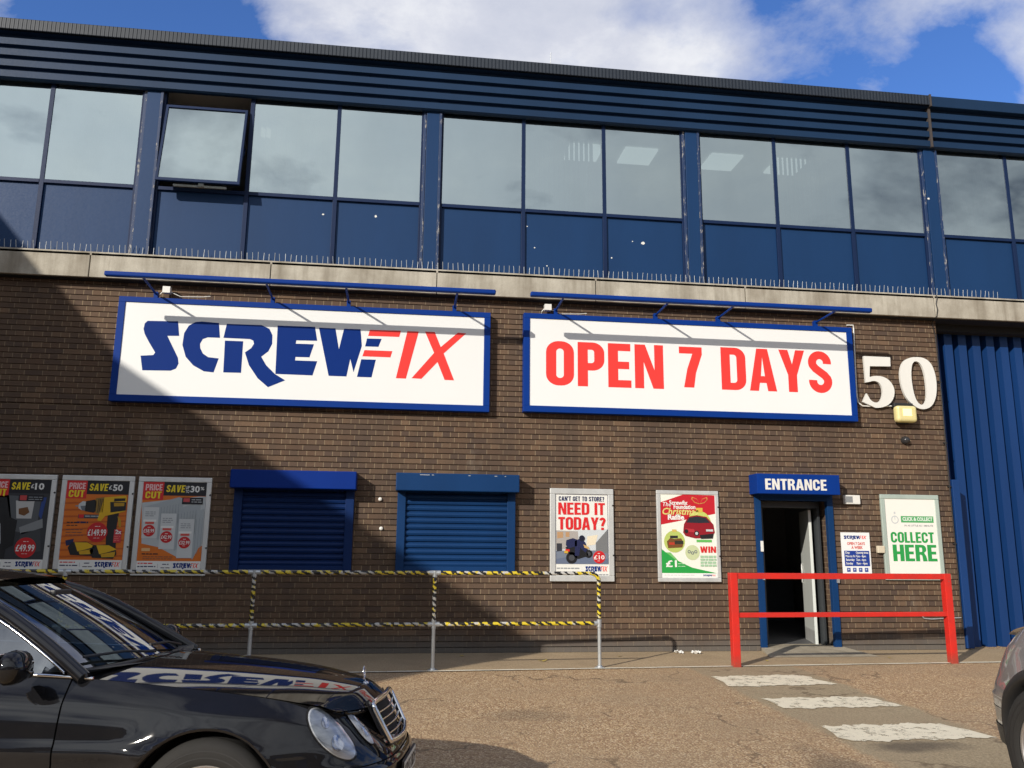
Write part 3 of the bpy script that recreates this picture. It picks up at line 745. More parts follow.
# ================================================================== BRICK FIXTURES
def fixture(name, label, cat, loc, fn, mat, bevel=.004, group=None):
    m_ = MB(); fn(m_); return tag(obj(name, m_, mat, origin=loc, bevel=bevel), label, cat, group)
for (x, z, lab) in ((-.31, 2.16, 'small white disc on the brick between the shutters, upper of two'), (-.28, 1.74, 'small white disc on the brick between the shutters, lower of two')):
    b = MB(); b.lathe([(0,-.03),(.022,-.03),(.028,-.02),(.028,0)], (x,0,z), (0,1,0), 14)
    tag(obj('wall_cap', b, M['white_paint'], origin=(x,0,z)), lab, 'wall cap', 'white discs between the shutters')
fixture('junction_box', 'small cream plastic box between hours notice and collection poster', 'electrical box', (7.42,0,1.51), lambda b: b.box(7.36,-.06,1.455,7.48,0,1.565), M['cream'], .01)
jb = thing('intruder_alarm', 'white patterned box on the bricks right of the entrance sign', 'alarm box', (7.03,0,2.27))
b = MB(); b.box(6.865,-.07,2.20,7.12,0,2.34); obj('casing', b, M['white_paint'], jb, bevel=.008)
b = MB(); b.box(6.88,-.074,2.225,6.99,-.0705,2.32); 
for k in range(4): b.box(6.89+.03*(k%2),-.0755,2.23+.022*k,6.94+.03*(k%2),-.0742,2.242+.022*k)
obj('grille_mark', b, simple('grey_print', (.22,.23,.24), .6), jb)
# bulkhead light
lt = thing('bulkhead_light', 'yellowish bulkhead wall light just under the number 0', 'wall light', (7.96,0,3.62))
b = MB(); b.box(7.80,-.10,3.76,8.13,0,3.83); b.box(7.86,-.05,3.5,8.06,0,3.76); obj('housing', b, M['black_plastic'], lt, bevel=.012)
b = MB(); b.box(7.79,-.19,3.51,8.14,-.05,3.775)
glow = NT('yellow_diffuser'); glow.set(color=(.62,.54,.26,1), rough=.3); glow.bsdf.inputs['Emission Color'].default_value = (1,.8,.2,1); glow.bsdf.inputs['Emission Strength'].default_value = .06
obj('diffuser', b, glow.m, lt, bevel=.05, seg=4)
b = MB(); b.box(7.885,-.198,3.60,8.035,-.189,3.72)
lamp = NT('lit_lamp'); lamp.set(color=(.9,.8,.4,1)); lamp.bsdf.inputs['Emission Color'].default_value = (1,.86,.35,1); lamp.bsdf.inputs['Emission Strength'].default_value = .75
obj('lamp', b, lamp.m, lt, bevel=.004)
b = MB(); b.lathe([(0,-.10),(.03,-.095),(.055,-.07),(.065,-.03),(.065,0)], (7.99,0,3.235), (0,1,0), 18)
tag(obj('dome_camera', b, simple('dark_dome', (.03,.03,.032), .18), origin=(7.99,0,3.235)), 'small dark dome camera on the bricks below the wall light', 'camera')
b = MB(); b.tube([(7.13,-.02,5.11),(7.24,-.02,5.115),(7.245,-.02,5.06),(7.225,-.02,4.4),(7.215,-.02,3.95),(7.23,-.02,3.83),(7.30,-.02,3.775),(7.50,-.02,3.77),(7.84,-.02,3.79)], .012, 6)
tag(obj('conduit', b, M['white_paint'], origin=(7.24,0,4.4)), 'thin white conduit running down beside the opening days sign', 'conduit')
b = MB(); b.tube([(8.0,-.015,.55),(8.06,-.015,.47),(8.18,-.015,.46),(8.68,-.015,.48)], .011, 6)
tag(obj('pipe', b, M['galv'], origin=(8.3,0,.46)), 'short bent grey pipe low on the brick near the loading door', 'pipe')
# house number digits on stand-off
five = zpx([(165,112),(350,120),(353,184),(208,182),(207,258),(240,250),(290,252),(335,272),(368,310),(383,355),(376,405),(350,445),(310,467),(260,475),(210,465),(160,432),(186,372),(205,410),(235,435),(265,437),(288,418),(300,375),(295,330),(275,298),(245,284),(215,288),(200,298),(181,296)], 840, 340, 6.98)
zo = zpx([(535,118),(590,125),(635,160),(663,225),(677,310),(672,400),(645,460),(600,484),(550,480),(505,450),(460,400),(432,330),(418,250),(425,180),(450,140),(490,122)], 840, 340, 6.98)
zi = zpx([(530,145),(565,165),(590,225),(603,310),(608,390),(600,435),(577,455),(550,445),(525,405),(507,330),(497,250),(500,180),(512,155)], 840, 340, 6.98)
def smooth(pts, it=1):
    for _ in range(it):
        o = []
        for k in range(len(pts)):
            a, b = pts[k], pts[(k+1) % len(pts)]
            o += [(a[0]*.75+b[0]*.25, a[1]*.75+b[1]*.25), (a[0]*.25+b[0]*.75, a[1]*.25+b[1]*.75)]
        pts = o
    return pts
def rev(p): return p[::-1]
W5 = [wall_pt(u, v, -.06) for u, v in five]
# keep the crisp corners of the 5, round only its bowl
c5 = W5[:5] + smooth(W5[4:15])[1:-3] + [W5[15]] + [W5[16]] + smooth(W5[16:27])[2:-3] + [W5[27]]
W0 = smooth([wall_pt(u, v, -.06) for u, v in zo], 2); W0i = smooth([wall_pt(u, v, -.06) for u, v in zi], 2)
b = MB(); b.poly([c5], -.06, 0, .04); tag(obj('house_number', b, M['white_paint'], origin=(7.6,-.06,4.2)), 'large white serif numeral 5 fixed on the brick', 'number', 'house number numerals')
b = MB(); b.poly([W0, W0i], -.06, 0, .04); tag(obj('house_number', b, M['white_paint'], origin=(8.3,-.06,4.2)), 'large white serif numeral 0 fixed on the brick above the wall light', 'number', 'house number numerals')

# ================================================================== SIGNS
def big_sign(x0, x1, z0, z1, label, foot_x, bx0, bx1, bz):
    r = thing('shop_sign', label, 'sign', ((x0+x1)/2, 0, z0), 'long sign boards with lamp troughs')
    b = MB(); fw = .095
    b.box(x0,-.135,z0,x1,0,z0+fw); b.box(x0,-.135,z1-fw*.85,x1,0,z1); b.box(x0,-.135,z0+fw,x0+fw,0,z1-fw*.85); b.box(x1-fw,-.135,z0+fw,x1,0,z1-fw*.85)
    obj('sign_frame', b, M['sign_blue'], r, bevel=.004)
    b = MB(); b.box(x0+fw,-.122,z0+fw,x1-fw,-.02,z1-fw*.85); obj('sign_face', b, M['sign_white'], r)
    b = MB(); b.box(bx0,-.86,bz-.035,bx1,-.77,bz+.035); obj('lamp_trough', b, M['sign_blue'], r, bevel=.02, seg=3)
    for x in foot_x:
        b = MB(); b.box(x-.028,-.13,z1,x+.028,-.06,z1+.09); b.tube([(x,-.09,z1+.06),(x,-.80,bz-.01)], .016, 8)
        obj('lamp_bracket', b, M['sign_blue'], r)
    return r
sg = big_sign(-4.16, 1.255, 3.475, 5.015, 'long white sign in blue frame with blue and red shop lettering', (-3.66,-2.0,-.89,.70), -4.145, 1.255, 5.125)
mb = MB()
for p, c in LETW: mb.poly([p], -.1235, 0 if c == 'b' else 1)
obj('sign_lettering', mb, [M['vinyl_blue'], M['vinyl_red']], sg)
sg2 = big_sign(1.77, 7.145, 3.50, 5.04, 'long white sign in blue frame with red opening days lettering', (2.27,3.87,4.90,6.54), 1.765, 7.09, 5.125)
# OPEN 7 DAYS, each word fitted to its place in the photo
mb = MB()
def word(txt, u0, u1, vt, vb, vt2, vb2, y=-.1235, gap=.075):
    xa, za = wall_pt(u0, vb, y); xb, zb = wall_pt(u1, vb2, y); _, zt = wall_pt(u0, vt, y); _, zt2 = wall_pt(u1, vt2, y)
    ps, w = heavy(txt, gap); k = (xb-xa)/w; z0 = (za+zb)/2; h = (zt+zt2)/2-z0
    for p in ps: mb.poly([[(xa+a*k, z0+b*h) for a, b in o] for o in p], y)
word('OPEN', 546, 664, 340, 386, 346, 388)
word('7', 680, 703, 346, 387, 348, 388)
word('DAYS', 722, 833, 348, 390, 351, 393)
obj('sign_lettering', mb, M['vinyl_red'], sg2)
for (u, v, lab, s_) in ((167, 290.5, 'small white floodlight sensor box on top of the shop name sign', -4), (547.5, 308, 'small white sensor box on top of the opening days sign', 1)):
    x, z = wall_pt(u, v, -.1)
    b = MB(); b.box(x-.05,-.15,z-.045,x+.055,-.06,z+.05); b.tube([(x-.05,-.1,z-.01),(x-.09,-.1,z-.06),(x-.1,-.1,z-.1)], .006, 5); b.tube([(x+.05,-.1,z-.02),(x+.2,-.1,z-.085),(x+.5,-.1,z-.075),(x+.62,-.1,z-.06)], .006, 5)
    tag(obj('sensor_box', b, M['white_paint'], origin=(x,-.1,z)), lab, 'sensor', 'white boxes on the signs')
# ENTRANCE box
en = thing('entrance_sign', 'blue projecting box sign over the doorway with white lettering', 'sign', (6.0,0,2.32))
b = MB(); b.box(5.335,-.30,2.325,6.665,0,2.625); obj('sign_box', b, M['sign_blue'], en, bevel=.004)
mb = MB(); ps, w = heavy('ENTRANCE', .07); xa, za = wall_pt(765.5, 490, -.302); xb, zb = wall_pt(827, 491, -.302)
k = (xb-xa)/w
for p in ps: mb.poly([[(xa+a*k, 2.385+b*.165) for a, b in o] for o in p], -.3025)
obj('sign_lettering', mb, M['white_paint'], en)

# ---------------------------------------------------------------- posters
PRINTS = []
def poster(x0, x1, z0, z1, label, frame='alu', fw=.075, y=-.03, group=None, studs=True):
    r = thing('poster_frame', label, 'poster', ((x0+x1)/2, 0, z0), group)
    b = MB(); b.box(x0,y-.012,z0,x1,0,z0+fw); b.box(x0,y-.012,z1-fw,x1,0,z1); b.box(x0,y-.012,z0+fw,x0+fw,0,z1-fw); b.box(x1-fw,y-.012,z0+fw,x1,0,z1-fw)
    obj('frame', b, M[frame], r, bevel=.008)
    if studs:
        for zz in (z0+.28*(z1-z0), z0+.82*(z1-z0)):
            b = MB(); b.lathe([(0,-.012),(.012,-.01),(.014,0)], (x1-.012, y-.012, zz), (0,1,0), 8); obj('screw_head', b, M['black_plastic'], r)
    b = MB(); b.box(x0+fw,y,z0+fw,x1-fw,-.004,z1-fw); obj('backing', b, flat(238,238,232), r)
    PRINTS.append((r, Print(x0+fw, x1-fw, z0+fw, z1-fw, y))); return PRINTS[-1]
INK = dict(white=flat(244,244,240), black=flat(22,24,34), yellow=flat(250,222,40), red=flat(222,36,40), orange=flat(226,118,30), dorange=flat(196,92,22), grey=flat(150,155,160), lgrey=flat(205,210,212), dgrey=flat(70,72,78), navy=flat(24,34,84), blue=flat(28,62,150), pink=flat(236,120,110),
    green=flat(40,164,72), lgreen=flat(104,192,96), lime=flat(202,214,110), dred=flat(150,24,34), sky=flat(212,218,222), stone=flat(176,170,165), road=flat(120,130,148), brown=flat(120,78,40), mint=flat(168,208,170), steel=flat(112,118,126))
I_ = INK
def lines(p, u0, v0, u1, n, dv, m, L=2, h=.006, seed=1):
    rnd = random.Random(seed)
    for k in range(n):
        u = u0
        while u < u1-.02:
            w = min(rnd.uniform(.03,.09), u1-u); p.rect(u, v0+k*dv, u+w, v0+k*dv+h, m, L); u += w+.012
def price_head(p, save):
    p.rect(0, 0, 1, .155, I_['black']); p.rect(0, 0, .325, .205, I_['red'], 2)
    p.heavy('PRICE', .035, .098, .072, flat(250,205,205), 3, width=.265, slant=.03); p.heavy('CUT', .04, .190, .080, I_['yellow'], 3, width=.25, slant=.03)
    p.heavy('SAVE', .36, .115, .082, I_['yellow'], 3, width=.295, slant=.10)
def foot(p, seed):
    p.rect(0, .895, 1, 1, I_['white'], 1)
    lines(p, .02, .915, .26, 1, .02, I_['red'], 2, .012, seed); lines(p, .02, .95, .30, 1, .02, I_['navy'], 2, .012, seed+1)
    p.rect(.33,.925,.335,.975,I_['grey'],2); lines(p, .40, .925, .50, 1, .02, I_['navy'], 2, .01, seed+2); lines(p, .38, .965, .53, 1, .02, I_['dgrey'], 2, .009, seed+3)
    p.logo(.57, .915, .97, .985, 2)
def tagcirc(p, u, v, r, price, L=5):
    p.ell(u, v, r, I_['red'], L); p.ell(u, v, r*.94, flat(206,30,36), L+1)
    p.text(price, u-r*.88, v+r*.22, r*.42, I_['white'], L+2, width=r*1.76, bold=.02)
    lines(p, u-r*.25, v-r*.42, u+r*.25, 1, .01, I_['white'], L+2, .006, 3); lines(p, u-r*.3, v+r*.38, u+r*.3, 1, .01, I_['white'], L+2, .004, 4)
G3 = 'price cut posters left of the shutters'
r, p = poster(-5.70, -4.755, 1.07, 2.42, 'dark price cut poster offering ten pounds off, leftmost of the trio', fw=.07, group=G3)
p.rect(0,.155,1,.895,flat(52,54,60)); price_head(p, '10'); p.text('£', .675, .095, .045, I_['white'], 3, width=.05, bold=.02); p.text('10', .74, .11, .07, I_['white'], 3, width=.15, bold=.03)
p.poly([(0,.2),(.34,.18),(.42,.45),(.38,.89),(0,.89)], flat(30,32,36), 2); p.poly([(.30,.18),(.86,.2),(.84,.62),(.45,.58)], flat(92,96,100), 2); p.poly([(.46,.24),(.76,.24),(.74,.44),(.50,.44)], flat(198,198,196), 3)
p.poly([(.52,.33),(.66,.31),(.70,.37),(.62,.41),(.53,.39)], I_['brown'], 4); p.poly([(.18,.46),(.26,.5),(.30,.72),(.2,.76),(.14,.6)], flat(170,172,176), 3); p.poly([(.56,.54),(.92,.44),(.94,.54),(.60,.62)], flat(140,144,146), 3)
p.poly([(.3,.4),(.52,.46),(.50,.74),(.34,.80)], flat(24,26,30), 4); p.poly([(.88,.2),(.95,.2),(.9,.45),(.85,.4)], flat(40,70,140), 3); p.poly([(.6,.6),(.9,.56),(.95,.8),(.55,.86)], flat(66,70,74), 3)
p.rect(.50,.175,.9,.245,I_['black'],5); p.rect(.52,.18,.63,.235,flat(200,70,70),6); lines(p,.66,.195,.88,2,.025,I_['grey'],6,.008,5)
tagcirc(p, .70, .765, .17, '£49.99'); foot(p, 11)
r, p = poster(-4.69, -3.725, 1.07, 2.42, 'orange price cut poster with a yellow cordless drill, middle of the trio', fw=.07, group=G3)
p.rect(0,.155,1,.895,I_['orange'])
for k in range(9): p.poly([(0,.25+k*.075),(1,.22+k*.075+.02*math.sin(k)),(1,.235+k*.075+.02*math.sin(k)),(0,.272+k*.075)], I_['dorange'], 2)
price_head(p, '50'); p.text('£', .675, .095, .045, I_['white'], 3, width=.05, bold=.02); p.text('50', .74, .11, .07, I_['white'], 3, width=.16, bold=.03)
YL, BK = flat(232,184,28), flat(30,30,32)
p.poly([(.17,.285),(.22,.28),(.22,.30),(.17,.295)], I_['grey'], 4); p.poly([(.22,.27),(.28,.235),(.34,.24),(.34,.345),(.28,.34),(.22,.315)], I_['lgrey'], 4); p.poly([(.25,.29),(.34,.285),(.34,.345),(.28,.34)], I_['steel'], 5)
p.poly([(.33,.235),(.47,.215),(.50,.235),(.50,.35),(.47,.365),(.33,.35)], BK, 5); p.poly([(.48,.20),(.62,.185),(.66,.20),(.66,.38),(.50,.37)], flat(150,118,50), 5)
for k in range(4): p.rect(.53+.025*k,.205,.54+.025*k,.36,BK,6)
p.poly([(.62,.19),(.96,.165),(.98,.19),(.98,.34),(.90,.36),(.66,.40),(.60,.46),(.54,.45),(.56,.38)], YL, 6); p.poly([(.78,.20),(.96,.195),(.96,.225),(.78,.235)], BK, 7); p.poly([(.72,.24),(.98,.24),(.98,.335),(.74,.36)], BK, 7); p.poly([(.78,.25),(.95,.25),(.95,.285),(.79,.29)], flat(196,150,30), 8)
p.poly([(.70,.38),(.88,.35),(.86,.52),(.88,.78),(.72,.78),(.70,.55)], BK, 5); p.poly([(.86,.40),(.92,.44),(.93,.52),(.90,.53)], flat(196,150,30), 6)
p.rect(.23,.385,.58,.43,I_['dgrey'],3); p.rect(.24,.385,.32,.425,I_['red'],4); lines(p,.34,.40,.56,1,.02,I_['lgrey'],4,.008,6)
lines(p,.06,.47,.22,1,.02,I_['black'],3,.014,7); lines(p,.22,.465,.40,1,.02,I_['navy'],3,.02,8); lines(p,.06,.505,.26,1,.03,I_['black'],3,.01,9); lines(p,.06,.555,.34,3,.03,I_['dgrey'],3,.007,10)
tagcirc(p, .56, .585, .165, '£149.99', 8); p.rect(.83,.55,.95,.70,flat(214,60,70),8); p.text('2x', .85, .60, .045, I_['white'], 9, bold=.03); lines(p,.84,.625,.94,3,.022,I_['pink'],9,.010,12)
p.poly([(.07,.68),(.2,.66),(.2,.72),(.09,.74)], I_['navy'], 5)
for (du, dv) in ((0,0),(.35,.03)):
    p.poly([(.12+du,.76+dv),(.17+du,.70+dv),(.40+du,.69+dv),(.53+du,.73+dv),(.55+du,.80+dv),(.50+du,.85+dv),(.17+du,.84+dv)], BK, 6+int(du*3)); p.poly([(.22+du,.70+dv),(.42+du,.70+dv),(.55+du,.745+dv),(.40+du,.78+dv),(.28+du,.80+dv)], YL, 7+int(du*3)); p.poly([(.30+du,.80+dv),(.53+du,.77+dv),(.52+du,.83+dv),(.32+du,.835+dv)], flat(214,166,30), 7+int(du*3))
foot(p, 21)
r, p = poster(-3.675, -2.68, 1.06, 2.42, 'orange price cut poster with white shelf units, rightmost of the trio', fw=.07, group=G3)
p.rect(0,.155,1,.895,I_['orange']); price_head(p, '30'); p.text('UP', .67, .075, .035, I_['white'], 3, width=.06, bold=.02); p.text('TO', .67, .12, .035, I_['white'], 3, width=.06, bold=.02)
p.text('30', .745, .11, .07, I_['white'], 3, width=.15, bold=.03); p.text('%', .905, .085, .035, I_['white'], 3, width=.06, bold=.02)
p.poly([(0,.24),(.9,.16),(1,.16),(1,.72),(.82,.80),(.62,.85),(.32,.74),(.05,.70)], flat(196,202,204), 2)
for k, (u, v, h) in enumerate(((.03,.29,.37),(.31,.36,.42),(.60,.42,.46))):
    p.poly([(u,v),(min(u+.55,.98),v-.12),(min(u+.62,.99),v-.10),(min(u+.62,.99),v+.26),(u+.26,v+h)], flat(176,184,188), 3+k)
    for s_ in range(7 if k < 2 else 3): p.poly([(u+.28+s_*.045,v+.0-s_*.008),(u+.285+s_*.045,v-.0-s_*.008),(u+.285+s_*.045,v+h-.04-s_*.025),(u+.28+s_*.045,v+h-.04-s_*.025)], flat(142,150,156), 4+k)
    p.rect(u+.01,v,u+.25,v+h-.02,flat(214,218,218),5+k); lines(p,u+.04,v+.05,u+.20,3,.022,I_['grey'],6+k,.009,30+k); p.rect(u+.02,v+.14,u+.22,v+.165,I_['white'],6+k)
    p.rect(u+.05,v+.165,u+.19,v+.19,flat(220,90,80),7+k)
    tagcirc(p, u+.12, v+.265, .095, ('£58.99','£42.99','£32.99')[k], 8+k)
p.rect(.63,.175,.96,.25,I_['black'],9); p.rect(.65,.182,.75,.225,flat(206,80,84),10); lines(p,.78,.195,.94,2,.025,I_['lgrey'],10,.008,40)
p.rect(.06,.75,.19,.785,flat(240,190,130),4); lines(p,.07,.81,.32,1,.02,I_['black'],4,.012,41); lines(p,.09,.845,.55,2,.022,I_['dgrey'],4,.006,42)
foot(p, 31)
# same-day delivery poster
r, p = poster(2.195, 3.165, 1.005, 2.365, 'white poster with red headline and a courier motorbike, partly behind the striped rail', fw=.085)
p.rect(0,0,1,.005,I_['navy'],2); p.rect(0,0,.008,.86,I_['navy'],2); p.rect(.992,0,1,.86,I_['navy'],2)
p.heavy("CAN'T GET TO STORE?", .06, .085, .058, I_['navy'], 3, width=.87, gap=.07)
p.heavy('NEED IT', .05, .255, .150, I_['red'], 3, width=.89, gap=.06); p.heavy('TODAY?', .05, .44, .155, I_['red'], 5, width=.90, gap=.05)
p.poly([(.01,.46),(.99,.43),(.99,.86),(.01,.86)], I_['sky'], 1); p.poly([(.01,.45),(.42,.46),(.44,.66),(.01,.69)], I_['stone'], 2); p.poly([(.03,.47),(.14,.47),(.14,.54),(.03,.55)], flat(190,150,110), 3); p.poly([(.19,.47),(.26,.47),(.26,.53),(.19,.53)], flat(190,150,110), 3)
p.poly([(.02,.61),(.12,.61),(.12,.70),(.02,.71)], flat(52,54,62), 3); p.poly([(.99,.43),(.76,.60),(.76,.70),(.99,.73)], flat(122,124,126), 3); p.poly([(.60,.52),(.8,.5),(.75,.62),(.58,.64)], flat(238,226,200), 2)
p.poly([(.01,.70),(.99,.69),(.99,.86),(.01,.86)], I_['road'], 2); p.poly([(.01,.80),(.5,.74),(.99,.80),(.99,.86),(.01,.86)], flat(104,116,140), 3)
NV, BKK = flat(30,36,78), flat(24,24,28)
p.ell(.30,.785,.105,BKK,6); p.ell(.30,.785,.055,I_['dgrey'],7); p.ell(.62,.735,.075,BKK,5); p.ell(.62,.735,.038,I_['dgrey'],6)
p.poly([(.18,.66),(.34,.60),(.58,.68),(.62,.76),(.42,.80),(.26,.74)], BKK, 6); p.poly([(.20,.57),(.32,.545),(.40,.56),(.40,.64),(.24,.67),(.19,.63)], NV, 8); p.poly([(.36,.58),(.48,.54),(.56,.60),(.60,.68),(.56,.72),(.46,.66),(.44,.76),(.36,.76)], NV, 8)
p.ell(.495,.545,.055,flat(20,24,48),9); p.poly([(.52,.62),(.62,.65),(.64,.68),(.54,.66)], flat(206,170,110), 9); p.rect(.18,.68,.26,.71,I_['red'],9); p.rect(.16,.70,.23,.73,flat(210,170,60),10)
tagcirc(p, .82, .775, .115, '£10'); lines(p,.02,.905,.46,2,.045,I_['grey'],2,.014,50); p.logo(.56,.885,.98,.965,2); lines(p,.76,.985,.99,1,.01,I_['navy'],2,.008,51)
# raffle poster
r, p = poster(3.835, 4.815, 1.005, 2.365, 'red, white and green Christmas raffle poster showing a red car', fw=.06)
p.rect(0,0,1,1,flat(246,246,234)); p.poly([(0,.10),(.42,0),(1,.005),(1,.23),(0,.37)], flat(200,28,44), 2)
p.text('The', .03, .145, .05, I_['white'], 4, bold=.01, slant=.2); p.text('Screwfix', .16, .125, .05, I_['white'], 4, width=.34, bold=.03); p.text('Foundation', .24, .175, .05, I_['white'], 4, width=.40, bold=.03)
p.text('Christmas', .02, .245, .08, flat(226,220,130), 4, width=.66, bold=.02, slant=.25); p.text('Raffle', .13, .305, .06, I_['white'], 4, width=.30, bold=.04)
for s_ in (-1, 1):
    pts = [(.72,.115),(.72+s_*.05,.05),(.72+s_*.14,.025),(.72+s_*.15,.055),(.72+s_*.09,.10)]
    p.poly(pts, flat(212,150,80), 4); p.poly([(.72+(a-.72)*.82+s_*.01,.07+(v-.07)*.74) for a, v in pts], flat(200,28,44), 5)
p.ell(.70,.35,.22,I_['lime'],3); p.rect(.65,.16,.77,.215,flat(222,186,80),4); p.ell(.24,.57,.19,flat(190,206,110),3); p.rect(.20,.425,.28,.455,flat(214,190,100),4); p.ell(.56,.70,.13,flat(206,216,170),3)
CR = flat(150,20,36)
p.poly([(.40,.46),(.42,.36),(.50,.27),(.66,.25),(.84,.27),(.96,.36),(.98,.46),(.90,.52),(.62,.53),(.44,.50)], CR, 6); p.poly([(.46,.34),(.52,.28),(.66,.265),(.82,.28),(.90,.34),(.70,.345)], flat(40,44,54), 7); p.poly([(.44,.41),(.60,.42),(.62,.46),(.46,.45)], flat(190,50,60), 7)
p.ell(.645,.47,.045,flat(30,30,34),8); p.ell(.645,.47,.026,I_['lgrey'],9); p.ell(.46,.445,.035,flat(30,30,34),8); p.rect(.82,.42,.95,.445,I_['lgrey'],8); p.poly([(.70,.49),(.96,.47),(.94,.53),(.72,.535)], flat(34,30,34), 7)
p.rect(.64,.545,.92,.575,I_['lgreen'],5); p.poly([(.10,.57),(.16,.53),(.24,.54),(.36,.53),(.40,.58),(.38,.64),(.12,.65)], I_['brown'], 5); p.rect(.16,.50,.30,.53,flat(40,40,44),6); p.rect(.24,.56,.40,.60,flat(50,48,40),6); p.rect(.14,.58,.24,.61,flat(190,60,40),6)
for k in range(3): p.ell(.50+.06*k,.69+.015*(k%2),.028,I_['steel'],5); p.ell(.50+.06*k,.69+.015*(k%2),.014,flat(206,216,170),6)
p.poly([(.02,.70),(.16,.70),(.30,.80),(.60,.90),(.98,.96),(.98,.985),(.02,.985)], flat(120,196,110), 4); p.poly([(0,.66),(.25,.79),(.55,.88),(1,.935),(1,.88),(1,.945),(0,.945)][:3]+[(1,.945),(0,.945)], I_['green'], 5); p.rect(0,.945,1,1,flat(248,248,244),6)
p.text('£1', .07, .87, .075, I_['white'], 7, width=.2, bold=.03); lines(p,.29,.83,.42,2,.03,flat(190,230,190),7,.008,60)
p.heavy('WIN', .70, .70, .075, I_['red'], 6, width=.29); 
for k in range(4): lines(p,.70,.735+.035*k,.99,1,.02,I_['mint'],6,.024,61+k)
lines(p,.04,.965,.6,1,.02,I_['lgrey'],7,.006,66); p.logo(.74,.96,.97,.985,7)
# collection poster
r, p = poster(7.475, 8.465, 1.045, 2.365, 'pale poster in grey-green frame with big green collection lettering', 'alu_green', .07, studs=False)
p.rect(0,0,1,1,flat(246,244,236)); 
p.ell(.18,.275,.075,I_['lgrey'],2); p.ell(.18,.275,.055,flat(246,244,236),3); p.poly([(.17,.22),(.19,.22),(.185,.28),(.175,.28)], I_['lgrey'], 4); p.rect(.165,.17,.2,.20,I_['lgrey'],2)
p.rect(.30,.225,.95,.31,flat(84,172,104),2); p.text('CLICK & COLLECT', .33, .285, .045, flat(226,240,226), 3, width=.6, bold=.05); p.text('IN AS LITTLE AS 1 MINUTE', .36, .36, .022, I_['grey'], 3, width=.57, bold=.02)
p.heavy('COLLECT', .07, .575, .140, flat(44,160,78), 3, width=.86, gap=.05); p.heavy('HERE', .09, .815, .215, flat(44,160,78), 3, width=.87, gap=.05)
# opening hours notice: a bare panel
hn = thing('hours_notice', 'small white opening hours notice with blue table beside the door', 'notice', (7.02,0,1.1))
b = MB(); b.box(6.785,-.012,1.10,7.26,-.002,1.765); obj('notice_panel', b, M['sign_white'], hn)
p = Print(6.785, 7.26, 1.10, 1.765, -.0135)
p.logo(.10,.07,.90,.17,1); p.text('OPEN 7 DAYS', .20, .285, .062, flat(220,90,80), 1, width=.62, bold=.035); p.text('A WEEK', .34, .375, .062, flat(220,90,80), 1, width=.40, bold=.035)
p.rect(.08,.42,.95,.77,I_['blue'],1)
for k, (a, c) in enumerate((('Day','Opening times'),('Mon to Fri','7am - 8pm'),('Saturday','7am - 6pm'),('Sunday','9am - 4pm'))):
    v = .485+.082*k; p.text(a, .12, v, .05, I_['white'], 3, width=(.15,.33,.30,.24)[k], bold=.02); p.text(c, .48, v, .05, I_['white'], 3, width=(.43,.34,.34,.38)[k], bold=.02)
for k in range(4): p.rect(.14+.205*k,.81,.26+.205*k,.90,I_['blue'],1); p.rect(.17+.205*k,.83,.22+.205*k,.865,flat(190,200,225),2)
PRINTS.append((hn, p))
for r, p in PRINTS: obj('print', p.mb, p.mats, r)

# ================================================================== BARRIERS
rb = thing('red_barrier', 'bright red square steel barrier standing in front of the entrance', 'barrier', (5.9, -1.5, 0))
Lp, Rp = Vector((4.365, -1.58, 0)), Vector((7.50, -1.44, 0))
for q in (Lp, Rp):
    b = MB(); b.box(q.x-.05, q.y-.05, gz(q.y)-.02, q.x+.05, q.y+.05, 1.185)
    obj('post', b, M['red_paint'], rb, bevel=.006)
def beam(b, p, q, w, h):
    d = (q-p); d.z = 0; n = Vector((-d.y, d.x, 0)).normalized()*w/2
    b.grid([[p-n+Vector((0,0,-h)), p+n+Vector((0,0,-h)), p+n+Vector((0,0,h)), p-n+Vector((0,0,h))], [q-n+Vector((0,0,-h)), q+n+Vector((0,0,-h)), q+n+Vector((0,0,h)), q-n+Vector((0,0,h))]], 0, False, True)
dv = (Rp-Lp).normalized()*.051
for z in (1.145, .645):
    b = MB(); beam(b, Lp+dv+Vector((0,0,z)), Rp-dv+Vector((0,0,z)), .07, .038 if z > 1 else .03)
    obj('rail', b, M['red_paint'], rb, bevel=.004)
sb = thing('striped_barrier', 'galvanised tube barrier wrapped in black and yellow hazard tape along the pavement edge', 'barrier', (-1.6, -1.7, 0))
by = lambda x: ey(x)+.06
PX = [-5.95, -3.85, -1.73, .445, 2.56]
for k, x in enumerate(PX):
    last = k == len(PX)-1
    b = MB(); z0 = gz(by(x)); top = 1.11 if last else 1.165
    b.tube([(x, by(x), z0), (x, by(x), .56)], .0235, 14); b.lathe([(.0,.012),(.06,.012),(.065,.006),(.065,-.004)], (x, by(x), z0), (0,0,1), 18); b.lathe([(.027,.03),(.034,.03),(.034,.0)], (x, by(x), z0+.0), (0,0,1), 14)
    p_ = obj('post', b, M['galv'], sb)
    b = MB(); b.tube([(x, by(x), .56), (x, by(x), top)], .0245, 14); obj('taped_post_top', b, M['hazard'], sb)
    for z in ((.545,) if last else (.545, 1.165)):
        b = MB(); b.tube([(x, by(x), z-.05), (x, by(x), z+.05 if z < 1 else z+.025)], .031, 14); b.tube([(x-.07, by(x-.07), z), (x+(.0 if last else .07), by(x+.07), z)], .030, 14); obj('clamp_fitting', b, M['galv'], sb)
